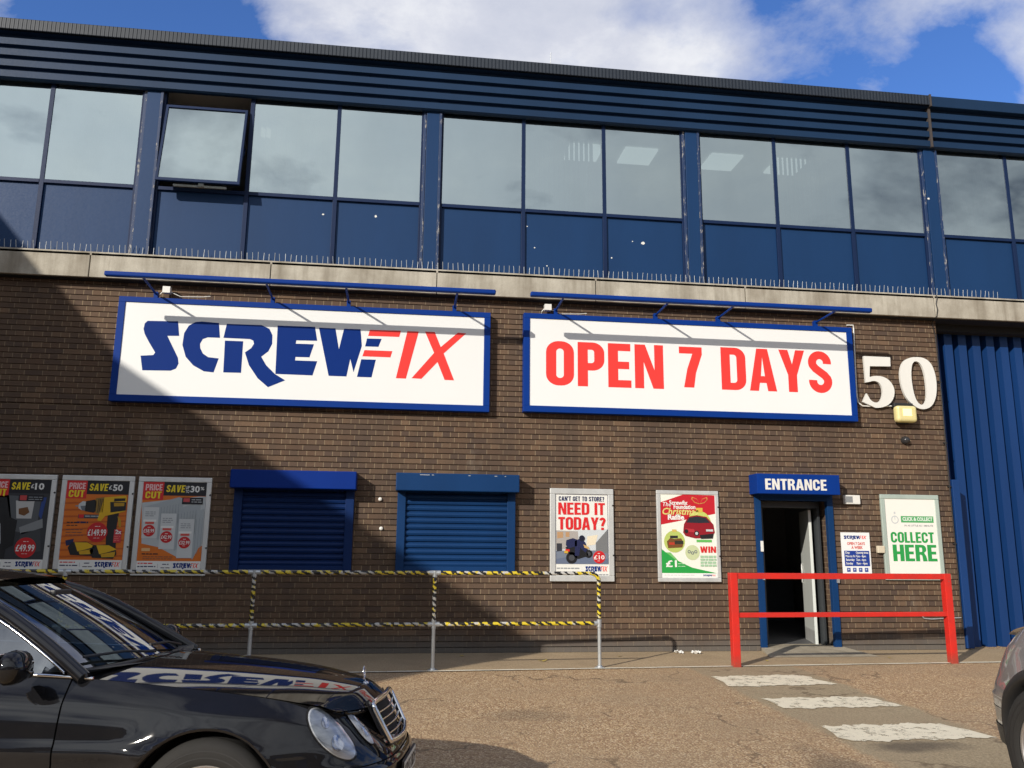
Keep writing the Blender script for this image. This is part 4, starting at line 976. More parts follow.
for z in (1.165, .545):
    b = MB()
    if z > 1:
        pts = [(x, by(x), z) for x in (-5.95, -3.85, -1.73, .445, 2.46)] + [(2.46+.10*math.sin(RAD(a)), by(2.5), z-.10+.10*math.cos(RAD(a))) for a in (20,40,60,80,90)]
    else: pts = [(x, by(x), z) for x in (-5.95, -3.85, -1.73, .445, 2.54)]
    b.tube(pts, .0245, 14); obj('taped_rail', b, M['hazard'], sb)

# litter
for k, (x, y, lab) in enumerate(((4.06, -.20, 'crumpled white paper scrap on the pavement, nearer the striped barrier'), (4.30, -.26, 'crumpled white paper scrap on the pavement, nearer the red barrier'))):
    b = MB(); n = 6
    b.grid([[(x+(a/n-.5)*.12, y+(c/n-.5)*.10, .006+random.uniform(0,.045)) for a in range(n+1)] for c in range(n+1)], 0, False)
    tag(obj('paper_scrap', b, M['white_paint'], origin=(x,y,.006)), lab, 'litter', 'paper scraps on the pavement')
for k in range(7):
    x, y = ((1.9,-.9),(1.95,-.95),(3.1,-.5),(.9,-.35),(5.0,-1.1),(6.9,-.9),(2.0,-.85))[k]
    b = MB(); b.poly([[(x+.03*math.cos(a)*random.uniform(.5,1.2), .03*math.sin(a)) for a in [j*1.05 for j in range(6)]]], 0)
    b.v = [(vx, y+vz*1.3, .006+random.uniform(0,.012)) for vx, vy, vz in b.v]
    tag(obj('fallen_leaf', b, simple('yellow_leaf', (.48,.36,.08), .7), origin=(x,y,.006)), 'small yellowed leaf lying on the pavement by the wall', 'leaf', 'leaves on the pavement')

# ================================================================== NEIGHBOURS (out of frame; they shade and are reflected)
nb = thing('neighbouring_wing', 'brick wing of the estate standing forward on the left, its roof edge shading the wall', 'building', (-18, -7, 0))
b = MB(); b.box(-26, -14.93, 0, -12.2, -.02, 9.26)
obj('wall', b, M['brick_side'], nb)
b = MB()   # pitched roof rising behind the parapet
pf = [(-8.5,9.26),(-6.35,10.27),(-5.0,10.5),(-.02,10.5)]
for xx in (-26, -12.2): b.face([(xx,y_,z_) for y_,z_ in pf]+[(xx,-.02,9.26)])
b.grid([[(xx,y_,z_) for y_,z_ in pf] for xx in (-26,-12.2)],0,False)
obj('roof_upstand', b, M['fascia'], nb)
for yy in (-13.4, -10.4, -7.4, -4.4):
    b = MB(); b.box(-12.19, yy, 5.9, -12.16, yy+2.2, 8.1); w_ = obj('window', b, M['blue_frame'], nb)
    b = MB(); b.box(-12.158, yy+.08, 6.0, -12.15, yy+2.12, 8.0); obj('pane', b, M['window_glass'], w_)
op = thing('added_opposite_building', 'long low warehouse added unseen behind the viewer to darken reflections in the car', 'building', (0, -42, 0))  # added out of view, sized to darken car reflections and ambient light
b = MB(); b.box(-45, -62, -.35, 45, -42, 7.6); obj('wall', b, M['brick'], op)
b = MB(); b.box(-45.2, -62, 7.6, 45.2, -41.9, 8.6); obj('roof', b, M['fascia'], op)
for k in range(7):
    b = MB(); b.box(-38+k*12, -41.98, -.35, -33+k*12, -41.9, 4.2); obj('loading_door', b, M['grey_door'] if k % 2 else M['roller'], op)

# ================================================================== CARS
def cr(pts, n):                              # Catmull-Rom through the points, n per span
    P = [Vector(p) for p in pts]; o = []
    for k in range(len(P)-1):
        a = P[k-1] if k else P[0]*2-P[1]; b, c = P[k], P[k+1]; d = P[k+2] if k+2 < len(P) else P[k+1]*2-P[k]
        for j in range(n):
            t = j/n
            o.append(.5*((2*b)+(c-a)*t+(2*a-5*b+4*c-d)*t*t+(3*b-a-3*c+d)*t*t*t))
    o.append(P[-1]); return o
def interp(tab, x):                          # smooth (Catmull-Rom) table lookup
    if x <= tab[0][0]: return tab[0][1]
    for k in range(len(tab)-1):
        (a, u), (b, v) = tab[k], tab[k+1]
        if x <= b:
            h = b-a; t = (x-a)/h
            m0 = (v-tab[k-1][1])/(b-tab[k-1][0])*h if k else (v-u); m1 = (tab[k+2][1]-u)/(tab[k+2][0]-a)*h if k+2 < len(tab) else (v-u)
            return (2*t**3-3*t*t+1)*u+(t**3-2*t*t+t)*m0+(-2*t**3+3*t*t)*v+(t**3-t*t)*m1
    return tab[-1][1]
class Car:
    # local frame: front axle at x=0 on the ground, forward +x, left +y
    plan = [(.84,0),(.835,.22),(.805,.42),(.72,.60),(.58,.735),(.38,.825),(.12,.872),(-.2,.895),(-.7,.905),(-1.4,.908),(-2.2,.905),(-2.8,.895),(-3.3,.855),(-3.65,.78),(-3.85,.62),(-3.94,.35),(-3.96,0)]
    zs = [(-3.96,.90),(-3.4,.955),(-2.5,.965),(-1.5,.95),(-.7,.925),(-.2,.885),(.2,.84),(.5,.785),(.72,.735),(.84,.70)]
    zc = [(-.85,.985),(-.6,.975),(-.3,.955),(0,.93),(.3,.893),(.5,.855),(.62,.822),(.74,.765)]
    wb, ra, zb, zw, lean, R = -2.854, .382, .20, .50, .30, .333
    def __init__(s, root, k=1.0): s.root = root; s.P = cr([(x,y,0) for x,y in s.plan], 9); s.T = [0]
    def prep(s):
        n = []
        for k in range(len(s.P)):
            a = s.P[max(k-1,0)]; b = s.P[min(k+1,len(s.P)-1)]; d = (b-a).normalized(); n.append(Vector((d.y*1.0, -d.x, 0)))
        s.N = n
        s.N[0] = Vector((1,0,0)); s.N[-1] = Vector((-1,0,0))
        s.L = [0]
        for k in range(1, len(s.P)): s.L.append(s.L[-1]+(s.P[k]-s.P[k-1]).length)
    def surf(s, u, z, side=1, out=0):        # u = index (float) along the plan, z height
        k = min(int(u), len(s.P)-2); t = u-k
        p = s.P[k].lerp(s.P[k+1], t); n = s.N[k].lerp(s.N[k+1], t).normalized()
        zt = interp(s.zs, p.x)
        front = max(n.x, 0)**1.1 if p.x > -1 else 0; rear = max(-n.x, 0) if p.x < -2 else 0
        h = max((z-s.zw)/(zt-s.zw), 0)
        ins = (1-front-rear*.5)*(.085*h**2.4) + front*s.lean*h**1.25*.62 + rear*.10*h**1.5
        ins += (1-front)*.045*max(0, (h-.74)/.26)*(1-rear)
        ins -= (1-front)*.012*math.exp(-((z-.60)/.035)**2)*(1-rear)
        lo = max((s.zw-z)/.32, 0); ins += .05*lo**1.6*(1-front) + front*.03*lo**2
        if z < s.zw: ins -= front*.028*min((s.zw-z)/.02, 1)
        q = p - n*(ins-out)
        # wheel arch flare
        for ax in (0, s.wb):
            d = math.hypot(q.x-ax, z-s.R)
            if d < s.ra+.12: q = q + Vector((0,1,0))*.026*min(1, max(0, 1-(d-s.ra)/.12))**1.5*(1-front)
        return Vector((q.x, q.y*side, z))
    def uof(s, x, side_y=True):              # plan index of a given x
        best = min(range(len(s.P)), key=lambda k: abs(s.P[k].x-x)); k = best
        if s.P[k].x < x and k > 0: k -= 1
        if k >= len(s.P)-1: return float(len(s.P)-1)
        a, b = s.P[k].x, s.P[k+1].x
        return k+(a-x)/(a-b) if a != b else float(k)
    def ztop(s, u):
        k = min(int(u), len(s.P)-2); return interp(s.zs, s.P[k].lerp(s.P[k+1], u-k).x)
    def shell(s, name, u0, u1, z0, z1, mat, sides=(1,-1), nu=40, nz=16, parent=None, arches=True, out=0, smooth_top=True):
        b = MB()
        for sd in sides:
            rows = []
            for i in range(nu+1):
                u = u0+(u1-u0)*i/nu; zt = z1 if z1 is not None else s.ztop(u); r = []
                for j in range(nz+1): r.append(s.surf(u, z0+(zt-z0)*j/nz, sd, out))
                rows.append(r)
            cx = None
            if arches:
                inside = [[any(math.hypot(p.x-ax, p.z-s.R) < s.ra for ax in (0, s.wb)) for p in r] for r in rows]
            else: inside = [[False]*(nz+1) for _ in rows]
            new = [[p.copy() for p in r] for r in rows]
            for i in range(nu+1):
                for j in range(nz+1):
                    if inside[i][j]:
                        p = rows[i][j]; ax = min((0, s.wb), key=lambda a: abs(p.x-a)); d = math.hypot(p.x-ax, p.z-s.R) or 1e-6
                        new[i][j].x = ax+(p.x-ax)/d*s.ra; new[i][j].z = s.R+(p.z-s.R)/d*s.ra
            base = len(b.v); b.v += [tuple(p) for r in new for p in r]
            for i in range(nu):
                for j in range(nz):
                    if inside[i][j] and inside[i+1][j] and inside[i][j+1] and inside[i+1][j+1]: continue
                    q = (base+i*(nz+1)+j, base+i*(nz+1)+j+1, base+(i+1)*(nz+1)+j+1, base+(i+1)*(nz+1)+j)
                    if sd > 0: q = q[::-1]
                    b.f.append(q); b.m.append(0); b.smooth.append(True)
        return obj(name, b, mat, parent or s.root, local=True)
    def arch_lip(s, mat, name='arch_lip', w=.0, dep=.07):
        for ax in (0, s.wb):
            for sd in (1,-1):
                b = MB(); rows = []
                for k in range(33):
                    a = RAD(-14+208*k/32); x, z = ax+s.ra*math.cos(a), s.R+s.ra*math.sin(a)
                    p = s.surf(s.uof(x), max(z, s.zb), sd)
                    rows.append([(x, p.y+sd*.004, z), (ax+(s.ra-.012)*math.cos(a), p.y+sd*.003, s.R+(s.ra-.012)*math.sin(a)), (ax+(s.ra-.015)*math.cos(a), p.y-sd*dep, s.R+(s.ra-.015)*math.sin(a))] if not w else
                                [(ax+(s.ra+w)*math.cos(a), s.surf(s.uof(ax+(s.ra+w)*math.cos(a)), max(s.R+(s.ra+w)*math.sin(a), s.zb), sd).y+sd*.006, s.R+(s.ra+w)*math.sin(a)), (x, p.y+sd*.016, z), (ax+(s.ra-.015)*math.cos(a), p.y+sd*.012, s.R+(s.ra-.015)*math.sin(a)), (ax+(s.ra-.02)*math.cos(a), p.y-sd*dep, s.R+(s.ra-.02)*math.sin(a))])
                b.grid(rows); obj(name, b, mat, s.root, local=True)
                b = MB(); b.lathe([(s.ra-.014, sd*.83), (s.ra-.014, sd*.5), (.02, sd*.5)], (ax, 0, s.R), (0,1,0), 36); obj('wheel_well', b, M['dark'], s.root, local=True)
    def wheel(s, ax, sd, steer=0, spokes=7):
        yc = .775
        t = MB(); w = .112; R = s.R; q = .215
        t.lathe([(q,-w*.9),(q+.02,-w),(R-.035,-w*1.0),(R-.008,-w*.8),(R,-w*.55),(R,w*.55),(R-.008,w*.8),(R-.035,w),(q+.02,w),(q,w*.9)], (0,0,0), (0,1,0), 56)
        for k in range(4):   # tread grooves
            yy = -w*.5+w*k/3; t.lathe([(R+.0012,yy-.005),(R+.0012,yy+.005)], (0,0,0), (0,1,0), 56, 1)
        for k in range(2): t.lathe([(R-.05-.03*k,(w+.0015)*1),(R-.056-.03*k,(w+.0015)*1)], (0,0,0), (0,1,0), 56, 1); t.lathe([(R-.05-.03*k,-(w+.0015)),(R-.056-.03*k,-(w+.0015))], (0,0,0), (0,1,0), 56, 1)
        Mx = Matrix.Translation((ax, sd*yc, R)) @ Matrix.Rotation(steer, 4, 'Z')
        t.xform(Mx); wo = obj('wheel', t, [M['rubber'], M['black_plastic']], s.root, local=True)
        r = MB(); f = sd
        r.lathe([(q+.004,f*.095),(q-.012,f*.10),(q-.02,f*.085),(q-.03,f*.02),(q-.03,-f*.09)], (0,0,0), (0,1,0), 48)
        for k in range(spokes):
            a = 2*math.pi*k/spokes; c, s_ = math.cos(a), math.sin(a)
            pts = []
            for rad_, hw, yy in ((.03,.034,.075),(.10,.026,.085),(q-.02,.034,.088)):
                pts.append([(rad_*c-hw*s_, f*yy, rad_*s_+hw*c), (rad_*c+hw*s_, f*yy, rad_*s_-hw*c), (rad_*c+hw*s_, f*(yy-.03), rad_*s_-hw*c), (rad_*c-hw*s_, f*(yy-.03), rad_*s_+hw*c)])
            r.grid(pts, 0, False, True)
        r.lathe([(0,f*.10),(.035,f*.098),(.05,f*.085),(.055,f*.05)], (0,0,0), (0,1,0), 24)
        r.xform(Mx); obj('rim', r, M['rim'], wo, local=True)
        d = MB(); d.lathe([(0,f*.02),(.15,f*.02),(.15,f*.0)], (0,0,0), (0,1,0), 32); d.xform(Mx); obj('brake_disc', d, M['galv'], wo, local=True)
        return wo
def saloon(root, paint):
    c = Car(root); c.prep()
    U = c.uof; uend = len(c.P)-1.0; g = .006
    uf = U(-.72)
    # painted shells: fenders, doors, rear quarter
    c.shell('front_wing', 0.001, uf-.02, .50, None, paint, nu=70, nz=26)
    for x0, x1, nm in ((-.7275, -1.709, 'front_door'), (-1.7155, -2.485, 'rear_door')):
        for sd in (1, -1):
            d = c.shell(nm, U(x0), U(x1), .305, None, paint, (sd,), 24, 20)
            b = MB(); xh = x1+.10; pts = [c.surf(U(xh+dx), .80, sd, o) for dx, o in ((.20,.004),(.18,.035),(.10,.042),(.02,.035),(0,.004))]
            b.tube(pts, .014, 8, ry=.017); obj('handle', b, paint, d, local=True)
    c.shell('rear_wing', U(-2.4915), uend, .305, None, paint, nu=60, nz=20)
    c.shell('lower_wing', U(.30), uf-.02, .305, .497, paint, nu=30, nz=8)
    c.shell('sill', U(.36), uend, .20, .300, paint, nu=90, nz=4)
    c.shell('inner_liner', 0.001, uend, .22, None, M['dark'], nu=90, nz=14, out=-.02)
    c.shell('front_bumper', 0.0, U(.315), .20, .495, paint, nu=40, nz=14)
    b = MB(); rows = []
    for sd in (1, -1):
        r = [[c.surf(U(.33)*k/30*1.0, z, sd, o) for z, o in ((.395,.004),(.392,.02),(.365,.022),(.36,.004))] for k in range(31)]
        b.grid(r)
    obj('bumper_strip', b, M['black_plastic'], root, local=True)
    c.arch_lip(paint)
    # bonnet
    rows = []; NX, NY = 44, 30
    for i in range(NX+1):
        t = i/NX; x = -.66+t*(1.39)       # cowl .. nose
        row = []
        for j in range(NY+1):
            s_ = -1+2*j/NY; a = abs(s_); sd = 1 if s_ > 0 else -1
            xe = x - (.30*max(0, t-.45)**1.6)*a**2.4*1.4 - .10*(1-t)*a*a
            pe = c.surf(U(min(xe, .83)), c.ztop(U(min(xe, .83))), 1)
            ye = pe.y-.010; zc_ = interp(c.zc, x); ze = pe.z
            front = max(0, (t-.93)/.07)
            z = ze + (zc_-ze)*(1-a**2.0)
            row.append((xe+.0, s_*ye, z-.03*front*(1-a*.5)))
        rows.append(row)
    b = MB(); b.grid([r for r in rows]); bon = obj('bonnet', b, paint, root, local=True)
    b = MB(); low = []
    for p_ in rows[-1]:
        lo, hi = 0.0, U(.30)
        for _ in range(24):
            mid = (lo+hi)/2
            if c.surf(mid, c.ztop(mid)).y < abs(p_[1]): lo = mid
            else: hi = mid
        low.append(c.surf(lo, c.ztop(lo)-.01, 1 if p_[1] > 0 else -1, .004))
    b.grid([[(q_[0]-.012, q_[1], q_[2]-.004) for q_ in rows[-1]], [(q_[0]*.5+l_.x*.5+.008, q_[1]*.5+l_.y*.5, q_[2]*.5+l_.z*.5+.004) for q_, l_ in zip(rows[-1], low)], low]); obj('nose_panel', b, paint, root, local=True)
    # ornament on the bonnet
    ox, oz = .615, interp(c.zc, .615)
    b = MB(); b.lathe([(0,.012),(.014,.010),(.018,0)], (ox,0,oz-.002), (0,0,1), 14); b.tube([(ox,0,oz),(ox-.008,0,oz+.022)], .004, 6)
    ring = [(ox-.012, .036*math.cos(2*math.pi*k/24), oz+.056+.036*math.sin(2*math.pi*k/24)) for k in range(25)]; b.tube(ring, .0035, 6, cap=False)
    for k in range(3):
        a = RAD(90+120*k); b.tube([(ox-.012,0,oz+.056),(ox-.012,.035*math.cos(a),oz+.056+.035*math.sin(a))], [.006,.002], 6)
    obj('bonnet_ornament', b, M['chrome'], bon, local=True)
    # grille
    def gp(y, z): 
        t = (z-.53)/.27; return Vector((.838-.110*t-.10*abs(y)**1.5*1.5, y*(1+.03*t), .557+.208*t))
    fr = [gp(.30,.78), gp(.20,.795), gp(0,.80), gp(-.20,.795), gp(-.30,.78), gp(-.315,.74), gp(-.30,.57), gp(-.265,.535), gp(0,.525), gp(.265,.535), gp(.30,.57), gp(.315,.74)]
    b = MB(); loop = [Vector(p) for p in cr([tuple(p) for p in fr+[fr[0]]], 4)]; b.tube(loop, .013, 8, cap=False, ry=.017)
    gr = obj('grille', b, M['chrome'], root, local=True)
    b = MB(); rows = [[gp(y*(.31 if z > .6 else .30), z)-Vector((.035,0,0)) for y in [-1+k/6 for k in range(13)]] for z in [.53+.27*k/8 for k in range(9)]]
    b.grid(rows); obj('grille_backing', b, M['dark'], gr, local=True)
    for k in range(4):
        z = .577+.047*k; hw = .298+.01*k*.28
        b = MB(); b.tube([gp(y*hw, z)+Vector((-.008,0,0)) for y in [-1+j/6 for j in range(13)]], .0065, 6, ry=.005); obj('grille_bar', b, M['chrome'], gr, local=True)
    # lamps: a large oval and a smaller one on each corner, laid on the leaning surface
    def lamp(sd, uc, zc_, a, h, tilt, nm):
        kk = len(c.P)-1
        def at(px, pz, o):
            # walk along the plan by arc length
            L0 = c.L[int(uc)]+(uc-int(uc))*(c.L[int(uc)+1]-c.L[int(uc)])
            Lx = max(L0+px, .001); k = max(i for i in range(len(c.L)) if c.L[i] <= Lx); k = min(k, kk-1)
            u = k+(Lx-c.L[k])/(c.L[k+1]-c.L[k]); return c.surf(u, zc_+pz, sd, o)
        ct, st = math.cos(tilt), math.sin(tilt)
        def disc(b, sc, dome, n=40, m=6, off=.006):
            rows = []
            for i in range(m+1):
                r = i/m*sc; rows.append([])
                for j in range(n):
                    th = 2*math.pi*j/n; ex, ez = r*a*math.cos(th), r*h*math.sin(th)
                    rows[-1].append(at(ex*ct-ez*st, ex*st+ez*ct, off+dome*(1-r*r)))
            b.grid(rows, 0, True, True)
        b = MB(); disc(b, 1.10, .0, off=.004); o = obj(nm, b, M['dark'], root, local=True)
        b = MB(); disc(b, 1.02, .004, off=.007); obj('reflector', b, REFL, o, local=True)
        b = MB()
        for (qx, qz, rr_) in ((-.25*a,-.22*h,.48),(.38*a,.28*h,.32)):
            rows = []
            for i in range(5):
                rows.append([at((qx+rr_*h*math.cos(2*math.pi*j/20)*(i/4))*ct-(qz+rr_*h*math.sin(2*math.pi*j/20)*(i/4))*st, (qx+rr_*h*math.cos(2*math.pi*j/20)*(i/4))*st+(qz+rr_*h*math.sin(2*math.pi*j/20)*(i/4))*ct, +.013+.006*(i/4)**2) for j in range(20)])
            b.grid(rows, 0, True, True)
        obj('lamp_bowl', b, M['chrome'], o, local=True)
        b = MB(); disc(b, 1.03, .024, off=.016); obj('lens', b, M['lens'], o, local=True)
    for sd in (-1, 1):
        lamp(sd, U(.60), .66, .158, .074, RAD(40), 'headlight')
        lamp(sd, U(.770), .665, .088, .046, RAD(64), 'headlight')
    # number plate
    pl = MB(); pl.box(.872,-.26,.345,.884,.26,.455); po = obj('number_plate', pl, M['black_plastic'], root, local=True)
    pl = MB(); pl.box(.8845,-.255,.35,.887,.255,.45); obj('plate_face', pl, flat(226,226,215), po, local=True)
    ps, w = btext('KR55 BDF', .02); tx = MB()
    for q in ps: tx.face([(.8885, -.235+.47*a_/w, .367+.066*b_/.7) for a_, b_ in q])
    obj('plate_characters', tx, M['black_plastic'], po, local=True)
    # cabin: windscreen, pillars, roof, side glass
    def ws(s_, t):
        bx = -.60-.15*s_*s_; by_ = .71*s_; bz = .975-.02*s_*s_
        tx_ = -1.40-.11*s_*s_; ty = .545*s_; tz = 1.402-.035*s_*s_
        return Vector((bx+(tx_-bx)*t+.016*math.sin(math.pi*t)*(1-.4*s_*s_), by_+(ty-by_)*t, bz+(tz-bz)*t+.012*math.sin(math.pi*t)))
    b = MB(); b.grid([[ws(-1+2*j/16, i/12) for j in range(17)] for i in range(13)]); obj('windscreen', b, M['car_glass'], root, local=True)
    b = MB(); b.tube([ws(-1+2*j/16, 1.0)+Vector((-.004,0,-.002)) for j in range(17)], .010, 6, ry=.006); b.tube([ws(-1+2*j/16, -.02)+Vector((.0,0,-.004)) for j in range(17)], .03, 6, ry=.012); obj('screen_seal', b, M['black_plastic'], root, local=True)
    rail = [(-.66,.785,.925),(-.93,.70,1.09),(-1.22,.635,1.245),(-1.48,.585,1.335),(-1.74,.565,1.378),(-2.0,.56,1.393),(-2.4,.565,1.372),(-2.75,.59,1.30),(-3.05,.65,1.16),(-3.32,.72,.985)]
    RL = cr(rail, 6)
    for sd in (1, -1):
        b = MB(); b.tube([(p.x, p.y*sd, p.z) for p in RL], [.042 if k < 20 else (.045 if k < 36 else .075) for k in range(len(RL))], 10, ry=[.034]*len(RL)); obj('roof_pillar', b, paint, root, local=True)
        b = MB(); b.tube([(p.x-.012, (p.y+.038)*sd, p.z-.028) for p in RL[2:-8]], .0075, 6); b.tube([c.surf(U(x), c.ztop(U(x)), sd, .004)+Vector((0,0,.004)) for x in [-.62-k*.1 for k in range(27)]], .009, 6)
        obj('chrome_trim', b, M['chrome'], root, local=True)
        b = MB(); n = len(RL)
        rows = [[(p.x, (p.y+.012)*sd, p.z-.02) for p in RL[1:-3]], [(p.x, (c.surf(U(p.x), .9, 1).y-.03)*sd, c.ztop(U(p.x))-.01) for p in RL[1:-3]]]
        b.grid(rows); obj('side_window', b, M['car_glass'], root, local=True)
        b = MB(); b.tube([(-1.71,.86*sd,.94),(-1.77,.60*sd,1.36)], .045, 8, ry=.02); obj('door_pillar', b, M['black_plastic'], root, local=True)
        b = MB(); b.tube([(-2.5,.86*sd,.95),(-2.62,.60*sd,1.33)], .04, 8, ry=.02); obj('door_pillar', b, M['black_plastic'], root, local=True)
        # beltline shelf closing the gap between door skin and glass
        b = MB(); xs_ = [-.60-k*.1 for k in range(30)]
        b.grid([[c.surf(U(x), c.ztop(U(x)), sd) for x in xs_], [c.surf(U(x), c.ztop(U(x)), sd)+Vector((0,-sd*(.06 if x < -.8 else .10),.012)) for x in xs_]]); obj('belt_shelf', b, paint, root, local=True)
    # roof
    top = [p for p in RL if p.x < -1.44 and p.x > -2.75]
    rows = []
    for p in top:
        row = []
        for j in range(17):
            s_ = -1+2*j/16
            x = p.x + (.14*(1-s_*s_) if p is top[0] else .14*(1-s_*s_)*max(0, 1-(top[0].x-p.x)/.8))
            row.append((x, p.y*s_, p.z+.014+(.055*(1-abs(s_)**2.2))))
        rows.append(row)
    b = MB(); b.grid(rows); obj('roof_panel', b, paint, root, local=True)
    b = MB(); e0 = top[-1]; b.grid([[(e0.x, e0.y*s_/8, e0.z+.02+.055*(1-abs(s_/8)**2.2)) for s_ in range(-8,9)], [(-3.30-.08*(1-(s_/8)**2), .70*s_/8, .99) for s_ in range(-8,9)]]); obj('rear_window', b, M['car_glass'], root, local=True)
    b = MB(); b.grid([[(-3.28, (-1+2*j/10)*.74, .985) for j in range(11)], [(-3.6, (-1+2*j/10)*.74, .965) for j in range(11)], [(-3.93, (-1+2*j/10)*.6, .90) for j in range(11)]]); obj('boot_lid', b, paint, root, local=True)
    # scuttle, wipers, mirrors
    b = MB(); b.grid([[(-.50-.16*s_*s_, .74*s_, .960) for s_ in [-1+j/8 for j in range(17)]], [(-.74-.16*s_*s_, .74*s_, .955) for s_ in [-1+j/8 for j in range(17)]]]); obj('scuttle', b, M['black_plastic'], root, local=True)
    for y0, y1 in ((-.10, -.62), (.45, -.05)):
        b = MB(); pts = [ws(y0/.7, .0)+Vector((.02,0,.02)), ws((y0+y1)/2/.7, .05)+Vector((.02,0,.025)), ws(y1/.7, .07)+Vector((.015,0,.02))]; b.tube(pts, .008, 6); obj('wiper', b, M['black_plastic'], root, local=True)
    for sd in (1, -1):
        m_ = MB(); prof = [(0,-.095),(.05,-.09),(.078,-.06),(.086,0),(.078,.06),(.05,.085),(0,.095)]
        m_.lathe(prof, (0,0,0), (0,1,0), 20); m_.v = [(x*.85 if x > 0 else x*.45, y*1.12, z*.95) for x, y, z in m_.v]
        m_.xform(Matrix.Translation((-.92, sd*.985, .995)))
        mo = obj('door_mirror', m_, paint, root, local=True)
        m_ = MB(); m_.tube([(-.91, sd*.86, .955), (-.92, sd*.93, .965)], .035, 8, ry=.025); obj('mirror_arm', m_, M['black_plastic'], mo, local=True)
        m_ = MB(); m_.box(-.965, sd*.89, .935, -.958, sd*1.08, 1.06); obj('mirror_glass', m_, M['chrome'], mo, local=True, bevel=.002)
    # interior
    b = MB(); b.box(-1.0,-.66,.70,-.74,.66,.94); b.box(-3.2,-.75,.28,-.6,.75,.34); b.box(-.75,-.7,.3,-.7,.7,.95); b.box(-3.25,-.74,.3,-3.2,.74,.97); obj('dashboard', b, simple('dash', (.03,.03,.032), .7), root, local=True, bevel=.03)
    for sy in (.37, -.37):
        b = MB(); b.box(-1.95,sy-.25,.36,-1.4,sy+.25,.58); b.box(-2.05,sy-.24,.5,-1.90,sy+.24,1.08); b.box(-2.06,sy-.13,1.10,-1.96,sy+.13,1.27)
        obj('seat', b, simple('seat_trim', (.045,.043,.045), .8), root, local=True, bevel=.04)
    b = MB(); b.box(-2.85,-.65,.36,-2.6,.65,1.0); obj('rear_bench', b, simple('seat_trim', (.045,.043,.045), .8), root, local=True, bevel=.05)
    b = MB(); ringp = [Vector((-1.13+.09*math.sin(2*math.pi*k/24)*.45, -.37+.18*math.cos(2*math.pi*k/24), .94+.18*math.sin(2*math.pi*k/24)*.9)) for k in range(25)]; b.tube(ringp, .014, 8, cap=False); b.tube([(-1.13,-.37,.94),(-.95,-.37,.86)], .03, 8)
    obj('steering_wheel', b, M['black_plastic'], root, local=True)
    b = MB(); b.box(-1.24,-.10,1.27,-1.20,.10,1.33); obj('interior_mirror', b, M['black_plastic'], root, local=True, bevel=.01)
    for ax in (0, c.wb):
        for sd in (1, -1): c.wheel(ax, sd, RAD(4) if ax == 0 else 0)
    return c
def reflmat():
    t = NT('headlamp_reflector'); c = t.coord(); n = t.noise(9, 3, .5, t.mapping(c, (.6,.6,3)))
    return t.set(color=t.ramp(n, [(.35, (.42,.43,.44)), (.6, (.80,.81,.82))]), metal=.35, rough=.3)
REFL = reflmat()
CAR_POSE = (-.78, -7.17, RAD(-8.2))
lc = thing('parked_saloon', 'glossy black saloon car with oval twin headlights and chrome grille, nearest the viewer', 'car', (CAR_POSE[0], CAR_POSE[1], gz(CAR_POSE[1])), None, CAR_POSE[2])
PAINT_BLACK = carpaint('black_car_paint', (.006,.006,.007), 0, .3)
saloon(lc, PAINT_BLACK)
lc.rotation_euler.x = -.018; lc.scale.y = .91

